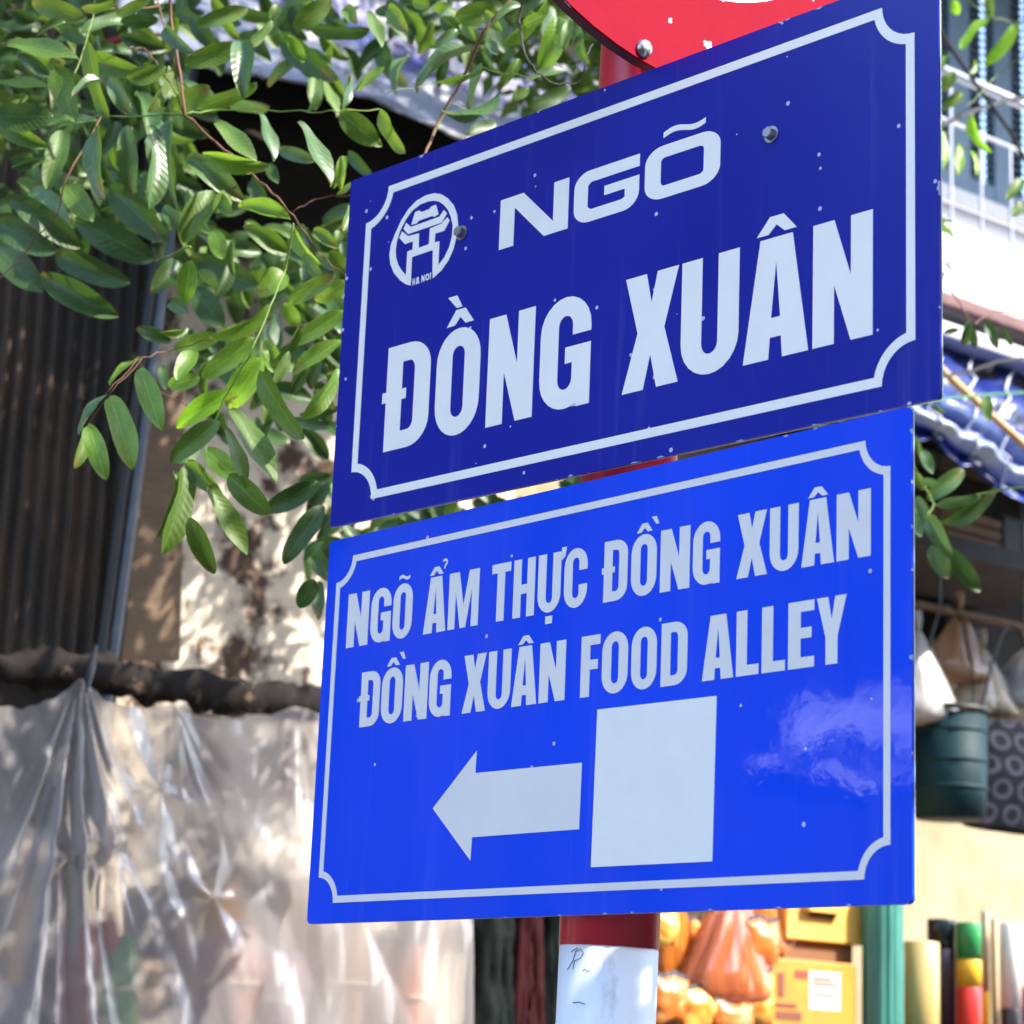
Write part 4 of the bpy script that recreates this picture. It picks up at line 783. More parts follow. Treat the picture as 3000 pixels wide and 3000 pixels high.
bag((2880, 1900), 2800, 2960, 2090, .40, film_mat('cream_film', (.75, .66, .50), .5), 'cream plastic bag hanging behind the teal bucket', cmat('cream_goods', (.5, .4, .28)), 8)
bag((3010, 1900), 2900, 3130, 2080, .40, bagfilm, 'grey clear plastic bag hung above the patterned bag', cmat('grey_goods', (.12, .11, .12)), 12)
# teal bucket with black rim
bs_, bz0 = sz(2785, 2400, .48); bz1 = sz(2785, 2085, .48)[1]; br = (sz(2868, 2250, .48)[0] - sz(2700, 2250, .48)[0]) / 2 * .86; bh = bz1 - bz0
bk = thing('bucket', FP(bs_, .48, bz0), 'dark teal cylindrical bucket with black rim hanging under the awning', 'bucket')
teal = mat('dark_teal_plastic', (.004, .030, .034), .6, .2, col2=(.003, .014, .024), vscale=9, bump=.2, bscale=20)
MB().lathe(FP(bs_, .48, bz0), [(0, 0), (br * .95, .0), (br * .98, bh * .3), (br, bh * .96), (br * .97, bh * .96), (br * .93, bh * .1), (0, bh * .1)], 36).build('body', teal, bk, smooth=True)
MB().tube([FP(bs_ + br * 1.02 * math.cos(i * math.pi / 18), .48 + br * 1.02 * math.sin(i * math.pi / 18), bz1) for i in range(37)], .008, 8, False).build('rim', cable, bk, smooth=True)
for kz in (.25, .5, .78): MB().lathe(FP(bs_, .48, bz0 + bh * kz), [(br * .97, 0), (br * 1.025, .004), (br * 1.025, .010), (br * .97, .014)], 36).build('rib', teal, bk, smooth=True)
MB().tube([FP(bs_ - br * math.cos(i * math.pi / 12), .48, bz1 + (hbz - bz1) * math.sin(i * math.pi / 12)) for i in range(13)], .003, 6).build('handle', cable, bk)
# patterned bag
pm = mat('ring_print', (.020, .022, .035), .85, .1); n = pm.node_tree; b = n.nodes['Principled BSDF']
tc = n.nodes.new('ShaderNodeTexCoord'); sx = n.nodes.new('ShaderNodeSeparateXYZ'); n.links.new(tc.outputs['UV'], sx.inputs[0])
def mth(op, a, c=None):
    m_ = n.nodes.new('ShaderNodeMath'); m_.operation = op
    for i, q in enumerate((a, c)):
        if q is None: continue
        if isinstance(q, (int, float)): m_.inputs[i].default_value = q
        else: n.links.new(q, m_.inputs[i])
    return m_.outputs[0]
vv = mth('MULTIPLY', sx.outputs[1], 4.4); row = mth('FLOOR', vv); uu = mth('ADD', mth('MULTIPLY', sx.outputs[0], 4.2), mth('MULTIPLY', row, .5))
fx = mth('SUBTRACT', mth('FRACT', uu), .5); fy = mth('SUBTRACT', mth('FRACT', vv), .5)
rad_ = mth('SQRT', mth('ADD', mth('MULTIPLY', fx, fx), mth('MULTIPLY', fy, fy)))
bandm = mth('LESS_THAN', mth('ABSOLUTE', mth('SUBTRACT', rad_, .33)), .085)
mx = n.nodes.new('ShaderNodeMix'); mx.data_type = 'RGBA'; n.links.new(bandm, mx.inputs[0]); mx.inputs[6].default_value = (.005, .0055, .010, 1); mx.inputs[7].default_value = (.034, .036, .052, 1); n.links.new(mx.outputs[2], b.inputs['Base Color'])
ps0, pz0 = sz(2868, 2410, .50); ps1, pz1 = sz(3120, 2140, .50)
pb = thing('patterned_bag', FP(ps0, .5, pz0), 'dark bag printed with pale rings hanging beside the teal bucket', 'bag')
def pbf(a, b):
    s = ps0 + a * (ps1 - ps0); e_ = (a * (1 - a) * 4) ** .4
    return FP(s, .46 + .06 * e_ * (.6 + .4 * math.sin(b * math.pi)) + .008 * N3((a * 6, b * 6, 3)), pz0 + b * (pz1 - pz0) - .02 * (1 - e_) * b)
ob = MB().grid(pbf, 24, 20).build('front', pm, pb, smooth=True); uvl = ob.data.uv_layers.new(name='UVMap')
for lp in ob.data.loops: i = lp.vertex_index; uvl.data[lp.index].uv = ((i % 25) / 24, (i // 25) / 20)
MB().grid(lambda a, b: pbf(a, b) * 1 - FN * (.10 * (a * (1 - a) * 4) ** .4), 24, 20).build('back', cable, pb, smooth=True)
MB().tube([FP(ps0 + .04 + (ps1 - ps0 - .08) * i / 12, .47, pz1 - .01 + (hbz - pz1) * math.sin(i * math.pi / 12)) for i in range(13)], .004, 6).build('handle', cable, pb)

# ================================================================== RIGHT BELOW: GOODS ON A DISPLAY SHELF
OD = .40; zd = 1.60
ds0, ds1 = sz(1500, 2950, OD)[0], sz(3300, 2950, OD)[0]
sd = thing('display_shelf', FP(ds0, .2, .12), 'low wooden display shelf carrying tubes and boxes by the cream wall', 'shelf')
MB().fbox(ds0, ds1, .02, .60, zd - .03, zd).build('shelf_board', dark_wood, sd)
for s in (ds0, (ds0 + ds1) / 2, ds1 - .05):
    for oo in (.04, .52): MB().fbox(s, s + .05, oo, oo + .05, .12, zd - .03).build('leg', dark_wood, sd)
# yellow box with slot, orange carton with label
ym = mat('yellow_card', (.78, .46, .10), .6, .4, col2=(.66, .36, .07), vscale=6); om = mat('orange_card', (.75, .25, .035), .5, .4, col2=(.6, .18, .03), vscale=7)
t = carton(2262, 2815, 2510, 3100, .48, .30, om, 'orange carton with a white label on the display shelf', base=zd, flap=False)
s0, z0 = sz(2372, 2955, .482); s1, z1 = sz(2462, 2852, .482)
MB().fbox(s0, s1, .4806, .4816, z0, z1).build('label', mat('paper_white', (.8, .78, .72), .6), t)

for k_, (xa, xb, ya, yb2_) in enumerate(((2275, 2350, 2965, 2985), (2275, 2335, 2940, 2950), (2380, 2440, 2866, 2872), (2380, 2452, 2882, 2887), (2380, 2430, 2898, 2903), (2380, 2446, 2914, 2919), (2280, 2300, 2850, 2920))):
    s0, z0 = sz(xa, yb2_, .483); s1, z1 = sz(xb, ya, .483); MB().fbox(s0, s1, .4817, .4822, z0, z1).build('print', mat('brown_print', (.16, .05, .02), .6), t)
s0, z0 = sz(2330, 2865, .482); s1, z1 = sz(2368, 2845, .482); MB().fbox(s0, s1, .4806, .4816, z0, z1).build('print', cmat('red_plastic', (.5, .05, .03)), t)
zt_o = sz(2386, 2815, .48)[1]
yb = thing('yellow_box', FP(sz(2430, 2790, .46)[0], .3, zt_o), 'open yellow cardboard box on top of the orange carton', 'box')
s0, s1 = sz(2306, 2700, .46)[0], sz(2540, 2700, .46)[0]; zz1 = sz(2430, 2640, .46)[1] + .05; zlow = sz(2430, 2760, .46)[1]
MB().fbox(s0, s1, .18, .46, zlow, zz1).build('body', ym, yb, bevel=.003)
MB().fbox(s0 + .01, s1 - .03, .22, .44, zt_o + .001, zlow - .001).build('tray', mat('brown_card', (.17, .08, .03), .8), yb)
s2, za = sz(2372, 2686, .462); s3, zb3 = sz(2446, 2670, .462); MB().fbox(s2, s3, .4605, .463, za, zb3).build('slot', mat('slot_dark', (.12, .05, .02), .9), yb)
s2, za = sz(2360, 2668, .47); s3, zb3 = sz(2462, 2650, .47); MB().fbox(s2, s3, .4605, .485, za, zb3).build('flap', ym, yb)
s2, s3 = sz(2542, 2700, .46)[0], sz(2566, 2700, .46)[0]; MB().fbox(s1 + .001, s3, .30, .452, zlow + .02, zz1 - .02).build('side_flap', ym, yb)
# orange and pink bags beside the pole
org = mat('orange_goods', (.80, .30, .05), .35, .5, col2=(.5, .12, .02), vscale=10); pkg = mat('salmon_goods', (.85, .30, .12), .35, .5, col2=(.50, .12, .04), vscale=8)
of = film_mat('orange_film', (.90, .30, .04), .45, .09, 1.3); pf = film_mat('pink_film', (.92, .30, .11), .32, .08, 1.4)
bag((1960, 2560), 1915, 2050, 2890, .46, of, 'orange plastic bag hanging right beside the pole', org, 31)
bag((2150, 2540), 2000, 2240, 2945, .52, pf, 'salmon pink plastic bag between pole and yellow box', pkg, 35)
bag((2250, 2520), 2180, 2320, 2800, .40, film_mat('pale_orange_film', (.88, .45, .2), .4, .1, 1.3), 'pale orange plastic bag behind the salmon pink bag', org, 38)
carton(1900, 2900, 2080, 3100, .44, .2, mat('rust_card', (.40, .13, .04), .6, var=.5, vscale=14), 'rust brown carton under the orange bag', base=zd)
carton(2080, 2935, 2250, 3100, .42, .2, mat('ochre_card', (.55, .30, .05), .6, var=.4, vscale=14), 'ochre carton under the salmon pink bag', base=zd)
pk = mat('shiny_orange_wrap', (.70, .24, .03), .38, .5, col2=(.72, .42, .08), vscale=12, thr=(.47, .52))
pk2 = mat('shiny_red_wrap', (.62, .15, .025), .38, .5, col2=(.70, .50, .20), vscale=14, thr=(.54, .59))
for i, (x, y_, w_, h_, o_) in enumerate(((1955, 2640, 80, 110, .40), (2050, 2625, 70, 90, .42), (2120, 2650, 90, 120, .36), (2235, 2650, 70, 130, .44), (2270, 2720, 60, 110, .38), (1990, 2760, 70, 100, .38), (2060, 2760, 80, 120, .34), (2190, 2800, 80, 120, .36), (2250, 2850, 60, 110, .40), (1965, 2930, 100, 140, .55), (2060, 2960, 110, 130, .56), (2235, 2760, 90, 130, .57), (2215, 2925, 95, 150, .56), (2150, 2990, 110, 110, .58), (1950, 2720, 70, 110, .56))):
    s0, z1 = sz(x - w_ / 2, y_ - h_ / 2, o_); s1, z0 = sz(x + w_ / 2, y_ + h_ / 2, o_)
    t = thing('packet', FP((s0 + s1) / 2, o_, z0), ('small shiny orange and yellow packet hung among the orange bags by the pole', 'small shiny deep orange packet hung among the orange bags by the pole')[i % 2], 'packet', ('orange and yellow packets', 'deep orange packets')[i % 2] + ' hung among the orange bags')
    def pf_(a, b, sg=1): return FP(s0 + a * (s1 - s0), o_ + sg * .022 * (math.sin(a * math.pi) * math.sin(b * math.pi)) ** .6 + .005 * N3((a * 4, b * 4, i * 3)) + .003 * abs(N3((a * 9, b * 9, i))), z0 + b * (z1 - z0) + .004 * math.sin(a * 9 + i))
    mb = MB(); mb.grid(pf_, 16, 16); mb.grid(lambda a, b: pf_(a, b, -1), 10, 10); mb.build('pouch', (pk, pk2)[i % 2], t, smooth=True)
    mb = MB(); mb.grid(lambda a, b: FP(s0 + a * (s1 - s0), o_ + .002 * math.sin(a * 60), z1 + .004 * math.sin(a * 9 + i) + .012 * b), 24, 2); mb.build('crimped_seal', steel, t)
# tubes and rolls standing on the shelf
def roll(px0, px1, pytop, o, segs, label, name='tube', cat='tube', n=24, ribs=0):
    s0, z1 = sz(px0, pytop, o); s1 = sz(px1, pytop, o)[0]; r = (s1 - s0) / 2 * .80; s = (s0 + s1) / 2
    t = thing(name, FP(s, o, zd), label, cat); prev = zd
    for i, (py, m) in enumerate(segs):        # from the bottom up: (upper end px y, material)
        z = z1 if py is None else sz((px0 + px1) / 2, py, o)[1]; k = 1 - .004 * i
        if ribs:
            pr = []
            mb = MB(); mb.lathe(FP(s, o, prev), [(0, 0), (r, 0), (r, z - prev), (0, z - prev)], ribs * 2)
            mb.v = [tuple(Vector(v) if j % 2 else Vector(v).lerp(FP(s, o, v[2]), .07)) for j, v in enumerate(mb.v)]
            mb.build('ribbed_body', m, t)
        else:
            ob = MB().lathe(FP(s, o, prev), [(0, 0), (r * k, 0), (r * k, z - prev - .002), (r * k * .96, z - prev), (r * k * .85, z - prev), (r * k * .85, z - prev - .012), (0, z - prev - .012)], n).build('section', m, t, smooth=False)
            for p in ob.data.polygons: p.use_smooth = True
        prev = z
    return t
gm = mat('sea_green_plastic', (.05, .24, .19), .45, .4, col2=(.025, .13, .11), vscale=9, stretch=(4, 4, .5))
roll(2534, 2638, 2600, .50, [(None, gm)], 'ribbed sea green roll standing beside the yellow box', 'ribbed_roll', 'roll', ribs=16)
roll(2644, 2742, 2755, .47, [(None, mat('brass_yellow', (.52, .38, .14), .35, .5, var=.2))], 'dull yellow cylinder standing beside the green roll')
bl = mat('glossy_black', (.010, .018, .022), .18, .5)
roll(2722, 2792, 2690, .36, [(2780, mat('dark_maroon', (.035, .015, .02), .25)), (None, bl)], 'glossy black tube with dark top behind the yellow cylinder')
roll(2704, 2800, 2640, .35, [(2735, bl), (None, bl)][1:], 'wide black cap resting over the glossy black tube', 'cap', 'cap') if False else None
roll(2806, 2868, 2700, .42, [(2892, mat('bright_red', (.60, .03, .025), .3)), (2812, mat('bright_yellow', (.75, .42, .03), .3)), (None, mat('bright_green', (.03, .24, .07), .3))], 'tube banded green, yellow and red standing on the shelf')
roll(2876, 2896, 2668, .38, [(2905, mat('bright_yellow', (.75, .42, .03), .3)), (None, mat('pale_cane', (.62, .50, .32), .5))], 'thin pale stick beside the banded tube', 'stick', 'stick', 12)
roll(2904, 2922, 2690, .36, [(None, mat('pale_cane', (.62, .50, .32), .5))], 'thin cream stick next to the white tube', 'stick', 'stick', 12)
roll(2932, 2984, 2702, .42, [(2955, mat('black_base', (.02, .02, .022), .3)), (None, mat('white_plastic', (.82, .80, .78), .35, var=.1))], 'white tube with a black base standing on the shelf')
roll(2990, 3050, 2890, .42, [(None, mat('bright_red', (.60, .03, .025), .3))], 'short red tube standing beside the white tube')
# dark coat hanging left of the pole
coat_m = mat('black_green_cloth', (.003, .006, .006), .7, .12, col2=(.005, .010, .009), vscale=5, bump=.3); mar = mat('maroon_cloth', (.030, .003, .005), .7, .12, var=.4)
hc = thing('hanging_coat', on_plane(1500, 3100, F0 + FN * .5, FN), 'black and maroon cloth hanging beside the pole', 'cloth')
def coat(x0, x1, y0, y1, o, seed):
    def fn(a, b):
        x = x0 + a * (x1 - x0) + (30 * (1 - b) * (a < .5)) ; y = y0 + b * (y1 - y0)
        return on_plane(x - 14 * b * (1 - 2 * a), y, F0 + FN * o, FN) + FN * (.010 * math.sin(a * 9 + 3 * N3((a * 2, b * 1.2, seed))) + .03 * math.sin(a * math.pi) + .01 * N3((a * 9, b * 9, seed)))
    return fn
for (x0, x1, o, m, nm, sd_) in ((1360, 1500, .52, coat_m, 'panel', 1), (1490, 1570, .535, mar, 'lining', 4), (1560, 1650, .52, coat_m, 'panel', 7)):
    ob = MB().grid(coat(x0, x1, 2480, 3160, o, sd_), 24, 20).build(nm, m, hc, smooth=True); md = ob.modifiers.new('thickness', 'SOLIDIFY'); md.thickness = .006
MB().tube([on_plane(1370, 2485, F0 + FN * .5, FN), on_plane(1650, 2480, F0 + FN * .5, FN)], .008, 8).build('hanger', dark_wood, hc)

# ================================================================== TREES
LEAF_M = [leaf_mat('leaf_green', (.080, .165, .013), (.118, .215, .020), .52, .32), leaf_mat('leaf_yellow_green', (.13, .27, .022), (.18, .32, .030), .42, .42),
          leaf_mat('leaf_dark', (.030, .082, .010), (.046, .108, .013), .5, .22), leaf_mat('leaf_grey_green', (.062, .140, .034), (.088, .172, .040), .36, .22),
          leaf_mat('leaf_lime', (.19, .42, .02), (.24, .46, .03), .42, .5)]
def leaf_mesh(seed, fold, droop, tip):
    rnd = random.Random(seed); n = 10; vs, fs, uv = [], [], []
    for i in range(n + 1):
        u = .5 - .5 * math.cos(math.pi * (i / n) ** .96); w = .5 * (math.sqrt(max(0, 4 * u * (1 - u))) ** (1.0 + .35 * tip)) * (1 - tip * (u - .4) * .35)
        if i in (0, n): w = .015
        z = -droop * (u - .35) ** 2; wav = .03 * math.sin(u * 9 + seed)
        for v in (-1, -.55, 0, .55, 1):
            vs.append((u, v * w, z + abs(v) * w * fold + wav * abs(v) * (1 if v > 0 else -1))); uv.append((u, abs(v)))
    for i in range(n):
        for k in range(4): a = i * 5 + k; fs.append((a, a + 1, a + 6, a + 5))
    me = bpy.data.meshes.new('leaf'); me.from_pydata(vs, [], fs); me.update(); me.shade_smooth()
    l = me.uv_layers.new(name='UVMap')
    for lp in me.loops: l.data[lp.index].uv = uv[lp.vertex_index]
    return me
LEAF_ME = {}
for mi, m in enumerate(LEAF_M):
    for k in range(3):
        me = leaf_mesh(k * 7 + 1, (.18, .32, .10)[k], (.25, .45, .1)[k], (0, .6, .3)[k]); me.materials.append(m); LEAF_ME[mi, k] = me
def put_leaf(parent, B, T, wpx_m, tone, rnd):
    """leaf from base B to tip T (world), seen width wpx_m metres"""
    T = B + (T - B) * 1.08; axis = T - B; L = axis.length; wpx_m *= 1.12
    W = max(wpx_m, .30 * L); tilt = math.acos(min(1, wpx_m / W)) * rnd.choice((-1, 1)) + rnd.uniform(-.25, .25)
    x = axis.normalized(); view = (CAM - B).normalized(); nrm = (view - x * view.dot(x)).normalized(); side = nrm.cross(x)
    n2 = nrm * math.cos(tilt) + side * math.sin(tilt); s2 = n2.cross(x)
    M = Matrix(((x.x * L, s2.x * W, n2.x * L, B.x), (x.y * L, s2.y * W, n2.y * L, B.y), (x.z * L, s2.z * W, n2.z * L, B.z), (0, 0, 0, 1)))
    o = bpy.data.objects.new('leaf', LEAF_ME[tone, rnd.randrange(3)]); col.objects.link(o); o.parent = parent
    o.matrix_basis = Matrix.Translation(-Vector(parent['_base'])) @ M
    return o
A1 = lambda x, y: (x * .5694, y * .5694); A2 = lambda x, y: (x * .5176, 900 + y * .5176); A3 = lambda x, y: (950 + x * .5176, y * .5176)
A5 = lambda x, y: (2600 + x * .4141, y * .4141); A6 = lambda x, y: (2600 + x * .4141, 800 + y * .4141); A7 = lambda x, y: (2600 + x * .4141, 1600 + y * .4141)
T1 = """440 100 180 20 110 0;600 10 430 50 50 0;600 80 760 0 60 0;815 100 630 110 80 2;1015 130 1260 50 85 0;840 130 960 260 70 3;950 330 1240 240 110 0;1250 200 1245 440 120 3;1400 110 1430 20 60 0;1510 140 1690 10 110 0;1900 160 1590 145 60 2;1430 180 1690 390 110 2;1480 180 1560 310 70 1;1790 20 1820 110 60 0;1270 240 1400 120 60 0;30 220 370 285 70 0;340 110 200 160 40 3;290 330 370 600 130 0;450 210 530 580 90 0;420 290 690 370 120 0;560 400 650 570 80 3;650 400 840 360 100 0;880 340 790 560 60 0;890 560 1060 460 110 0;1010 560 1300 450 90 0;-60 430 240 440 60 0;540 410 380 460 40 3;-40 600 250 600 150 3;-20 620 210 750 100 0;510 620 300 640 40 3;330 660 250 930 110 0;500 640 500 980 100 3;650 640 670 970 100 3;780 640 800 1030 110 3;870 600 850 1000 110 3;1110 620 1300 810 90 0;1040 790 1360 870 90 1;960 800 1230 1010 120 3;1340 580 1410 800 60 3;1430 770 1600 820 70 3;1540 620 1700 920 90 3;1750 580 1930 730 130 0;1760 800 1750 960 50 1;1790 780 1900 900 60 2;1580 580 1660 420 40 3;1780 540 1800 400 40 3;1850 440 1940 370 50 1;940 1240 1090 980 140 0;1100 1090 1180 990 90 0;1490 1120 1230 1040 80 1;560 960 820 1210 150 2;790 1340 410 1140 160 2;660 1460 290 1310 130 2;600 1630 210 1420 140 2;840 1060 930 1170 80 3;50 1010 380 1250 130 2;160 970 330 1160 150 3;-30 1140 250 1280 150 2;-30 1260 190 1480 150 2;330 940 460 1120 120 0;1100 1180 1140 1320 90 1;1480 1310 1280 1170 100 0;980 1340 950 1550 100 1;1000 1480 1130 1670 130 2;940 1350 800 1480 120 2;1330 1480 1000 1330 130 2;1470 1400 1350 1500 130 1;1780 1450 1630 1540 90 1;1510 1180 1600 1340 70 1;1460 1560 1530 1670 80 1;1390 1580 1110 1750 90 1;1310 1740 1060 1930 110 1;1770 1600 1520 1760 90 1;1760 1750 1520 1900 80 1;1130 1730 910 1790 90 1;1000 1800 920 1930 90 1;1370 1740 1400 1900 80 1;960 1610 870 1540 80 3;880 1760 710 1690 70 2;970 1690 850 1720 40 1;40 510 140 500 50 0;90 280 240 380 70 2;320 160 430 210 70 2;1120 1000 1180 1100 70 0;700 60 830 40 60 2;900 60 1000 90 60 2;180 120 60 60 80 2;60 860 230 820 50 3;1290 920 1360 1040 80 2;1380 840 1420 930 60 2;1560 1310 1640 1420 70 0;1700 1290 1790 1400 80 0;1610 1180 1720 1260 70 0;1480 1560 1700 1430 80 0"""
T2 = """790 340 900 660 120 1;620 500 740 860 120 1;500 660 590 950 110 1;600 490 440 690 25 3;490 680 440 890 60 0;800 285 620 405 18 1;1130 400 960 440 90 1;1480 290 1300 550 150 4;1300 480 1010 660 120 4;1500 180 1570 350 80 1;1930 350 1750 610 80 1;1460 360 1680 720 120 0;1310 570 1550 950 120 0;1280 680 1390 990 80 0;1240 640 990 850 120 0;1140 790 1000 860 90 3;1050 880 1210 1030 110 0;1160 800 1330 960 120 1;1290 950 1500 1150 130 0;1180 1010 1390 1370 110 0;1070 1190 1200 1490 110 0;1000 920 940 1270 80 0;1060 900 960 1350 90 0;1800 990 1510 1150 120 2;1830 1120 1620 1420 120 2;1770 1390 1860 1530 100 2;1780 1540 1700 1690 100 2;1800 1550 1800 1740 70 2;1690 610 1900 580 60 2;920 330 930 450 60 2;1620 640 1850 680 60 2;1700 120 1560 330 60 0;1640 250 1560 420 60 0;1780 470 1880 560 60 0"""
T3 = """110 40 170 120 70 0;250 60 320 240 70 0;360 30 450 160 90 0;480 310 380 480 30 3;160 440 110 600 40 3;340 380 190 500 50 1;90 620 300 810 110 0;310 620 430 850 70 0;120 880 60 1040 60 1;760 170 640 250 60 3;740 100 960 60 130 0;1130 30 980 90 40 3;1270 10 1040 250 80 1;1330 90 1240 390 140 1;1110 330 1020 470 60 0;860 260 520 430 60 3;900 400 640 470 50 0;890 350 820 600 40 3;1000 540 720 680 30 3;1400 500 1170 610 90 2;980 700 820 750 80 2;1160 500 1070 560 60 0;1380 400 1160 440 40 3;980 310 930 230 60 3;850 230 780 110 70 0;1000 180 900 60 70 0;600 30 500 10 70 0;700 20 620 60 60 0;860 20 800 130 50 1;1130 140 1230 90 70 0;1180 60 1130 180 60 0;1390 110 1360 260 60 0;1460 180 1420 260 40 3;70 1100 150 1040 30 1;150 1160 120 1300 50 1;90 1300 60 1400 60 0"""
T5 = """470 0 490 100 70 4;710 120 530 320 80 4;900 180 720 440 90 4;590 800 680 1060 80 4;510 1020 500 1220 60 4;590 1060 640 1220 30 4;385 920 400 1170 60 4;470 500 400 630 90 0;540 660 400 760 80 0;966 1260 860 1390 80 0;960 1430 890 1520 80 0;700 -60 730 100 80 0;930 160 850 340 60 0;430 380 390 460 40 1;620 430 590 520 30 1"""
T6 = """580 340 540 510 70 2;700 340 770 510 70 2;600 400 620 520 60 2;820 380 870 500 30 2;700 870 710 1030 80 0;400 420 500 400 40 3;340 930 380 980 40 0;190 1150 230 1300 60 3;250 1250 310 1400 80 3;280 1600 530 1400 120 3;340 1640 640 1590 80 3;380 1770 760 1570 120 2;290 1710 420 1960 120 3;200 1580 290 1800 100 3;230 1480 340 1480 60 3;160 1400 250 1520 80 0;180 1700 230 1850 80 3"""
T7 = """300 0 420 210 110 2;400 0 640 300 130 2"""
rnd = random.Random(11)
TB = Vector((-1.75, 3.0, .0))
tree = thing('street_tree', TB, 'leafy green street tree with branches drooping behind the blue signs', 'tree')
cnt = 0
def plant(table, A, k, parent, y0, dy):
    for ln in table.split(';'):
        bx, by, tx_, ty, w_, tone = [float(q) for q in ln.split()]
        y = y0 + rnd.uniform(0, dy); t_ = int(tone)
        if t_ in (2,): y += .25
        B, T = at(*A(bx, by), y), at(*A(tx_, ty), y + rnd.uniform(-.03, .02))
        put_leaf(parent, B, T, w_ * k * y / F_PX * 1.0, t_, rnd)
plant(T1, A1, .5694, tree, 2.45, .35); plant(T2, A2, .5176, tree, 2.38, .25); plant(T3, A3, .5176, tree, 2.45, .4)
# leaves further back, filling the mass
zones = [((-60, 560), (-60, 620), 62), ((560, 1000), (640, 1060), 34), ((1100, 1720), (-40, 130), 22), ((480, 1020), (-40, 330), 12), ((620, 940), (1000, 1250), 5)]
for (xa, xb), (ya, yb_), cnt_ in zones:
    for i in range(cnt_):
        x, y_ = rnd.uniform(xa, xb), rnd.uniform(ya, yb_); d = rnd.uniform(2.9, 3.4); an = rnd.gauss(1.1, .8); L = rnd.uniform(95, 150)
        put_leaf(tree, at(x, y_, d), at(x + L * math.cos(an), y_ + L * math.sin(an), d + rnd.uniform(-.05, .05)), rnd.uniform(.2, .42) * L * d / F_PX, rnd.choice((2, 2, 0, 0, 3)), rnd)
def leaf_mass(name, zs, parent, seed):
    r_ = random.Random(seed); vs, fs, mi, uvs = [], [], [], []
    tones = (2, 0, 3)
    for (xa, xb), (ya, yb_), n_ in zs:
        for i in range(n_):
            x, y_ = r_.uniform(xa, xb), r_.uniform(ya, yb_); d = r_.uniform(3.1, 3.9); an = r_.gauss(1.0, .9); L = r_.uniform(.045, .075); W = L * .42
            B = at(x, y_, d); ax_ = (_R * math.cos(an) - _U * math.sin(an) + _f * r_.uniform(-.4, .4)).normalized()
            nr = (-_f + _R * r_.uniform(-.7, .7) + UZ * r_.uniform(-.3, .9)); nr = (nr - ax_ * nr.dot(ax_)).normalized(); sd2 = nr.cross(ax_)
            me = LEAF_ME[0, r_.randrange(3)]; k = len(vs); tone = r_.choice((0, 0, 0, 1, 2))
            vs += [B + ax_ * (v.co.x * L) + sd2 * (v.co.y * W) + nr * (v.co.z * L) for v in me.vertices]
            for p in me.polygons: fs.append(tuple(q + k for q in p.vertices)); mi.append(tone)
            uvs += [me.uv_layers[0].data[l].uv[:] for l in range(len(me.loops))]
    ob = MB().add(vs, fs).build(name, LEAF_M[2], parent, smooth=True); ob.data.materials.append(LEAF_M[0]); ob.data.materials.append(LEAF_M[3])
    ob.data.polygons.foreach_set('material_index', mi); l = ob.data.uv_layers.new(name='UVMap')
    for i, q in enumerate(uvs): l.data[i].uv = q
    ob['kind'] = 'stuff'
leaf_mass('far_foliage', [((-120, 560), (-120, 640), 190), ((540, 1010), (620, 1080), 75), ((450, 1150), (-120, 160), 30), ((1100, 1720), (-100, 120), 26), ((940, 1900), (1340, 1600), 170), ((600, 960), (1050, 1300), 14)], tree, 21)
bark_twig = mat('brown_twig', (.16, .075, .04), .7, .3, var=.3, vscale=40); green_twig = mat('green_twig', (.16, .25, .05), .6, .3, var=.3, vscale=40); bark = mat('grey_bark', (.13, .11, .09), .9, .2, var=.5, vscale=14, bump=.6, bscale=25)
def twig(pts, A, y, r0, r1, m, parent, name='twig'):
    P = [at(*A(*p), y + .04 * math.sin(i * 1.7)) for i, p in enumerate(pts)]; out = []
    for i in range(len(P) - 1):
        for j in range(4): out.append(P[i].lerp(P[i + 1], j / 4) + UZ * .002 * math.sin(i * 4 + j * 2))
    out.append(P[-1]); n_ = len(out)
    MB().tube(out, [.68 * (r0 + (r1 - r0) * i / (n_ - 1)) for i in range(n_)], 6).build(name, m, parent, smooth=True)
    return P
twig([(860, -300), (880, 100), (930, 400), (950, 590), (1110, 730), (1270, 870), (1400, 990), (1510, 1110), (1640, 1310), (1780, 1420)], A1, 2.55, .0032, .0014, bark_twig, tree)
twig([(1510, 1150), (1470, 1380), (1390, 1580), (1280, 1840), (1150, 2050), (1060, 2300), (1050, 2500)], A1, 2.45, .0018, .0009, green_twig, tree)
for pts, r0, r1, m in (([(500, -200), (480, 80), (430, 260), (370, 420), (310, 600), (220, 760)], .0016, .0008, green_twig), ([(760, -200), (820, 30), (840, 130), (890, 300), (920, 470)], .002, .0010, bark_twig), ([(-100, 640), (250, 640), (520, 600), (950, 590)], .001, .0018, green_twig),
                       ([(950, 590), (1110, 560), (1550, 575), (1750, 575), (1950, 560)], .0016, .0008, green_twig), ([(1510, 1090), (1620, 1020), (1800, 1005)], .001, .0008, bark_twig), ([(980, 1270), (800, 1340)], .0022, .0018, green_twig), ([(-80, 1500), (100, 1330), (300, 1100), (330, 940), (520, 600)], .0012, .0016, bark_twig), ([(660, 250), (740, 240), (800, 320), (900, 470), (950, 590)], .0012, .0018, bark_twig), ([(0, 230), (180, 190), (340, 110), (500, 60), (820, 30)], .0008, .0016, bark_twig)):
    twig(pts, A1, 2.6, r0, r1, m, tree)
twig([(1900, -350), (1500, -250), (1100, -60), (900, 180), (780, 450), (640, 700), (560, 900)], A3, 2.5, .0034, .0026, bark_twig, tree)
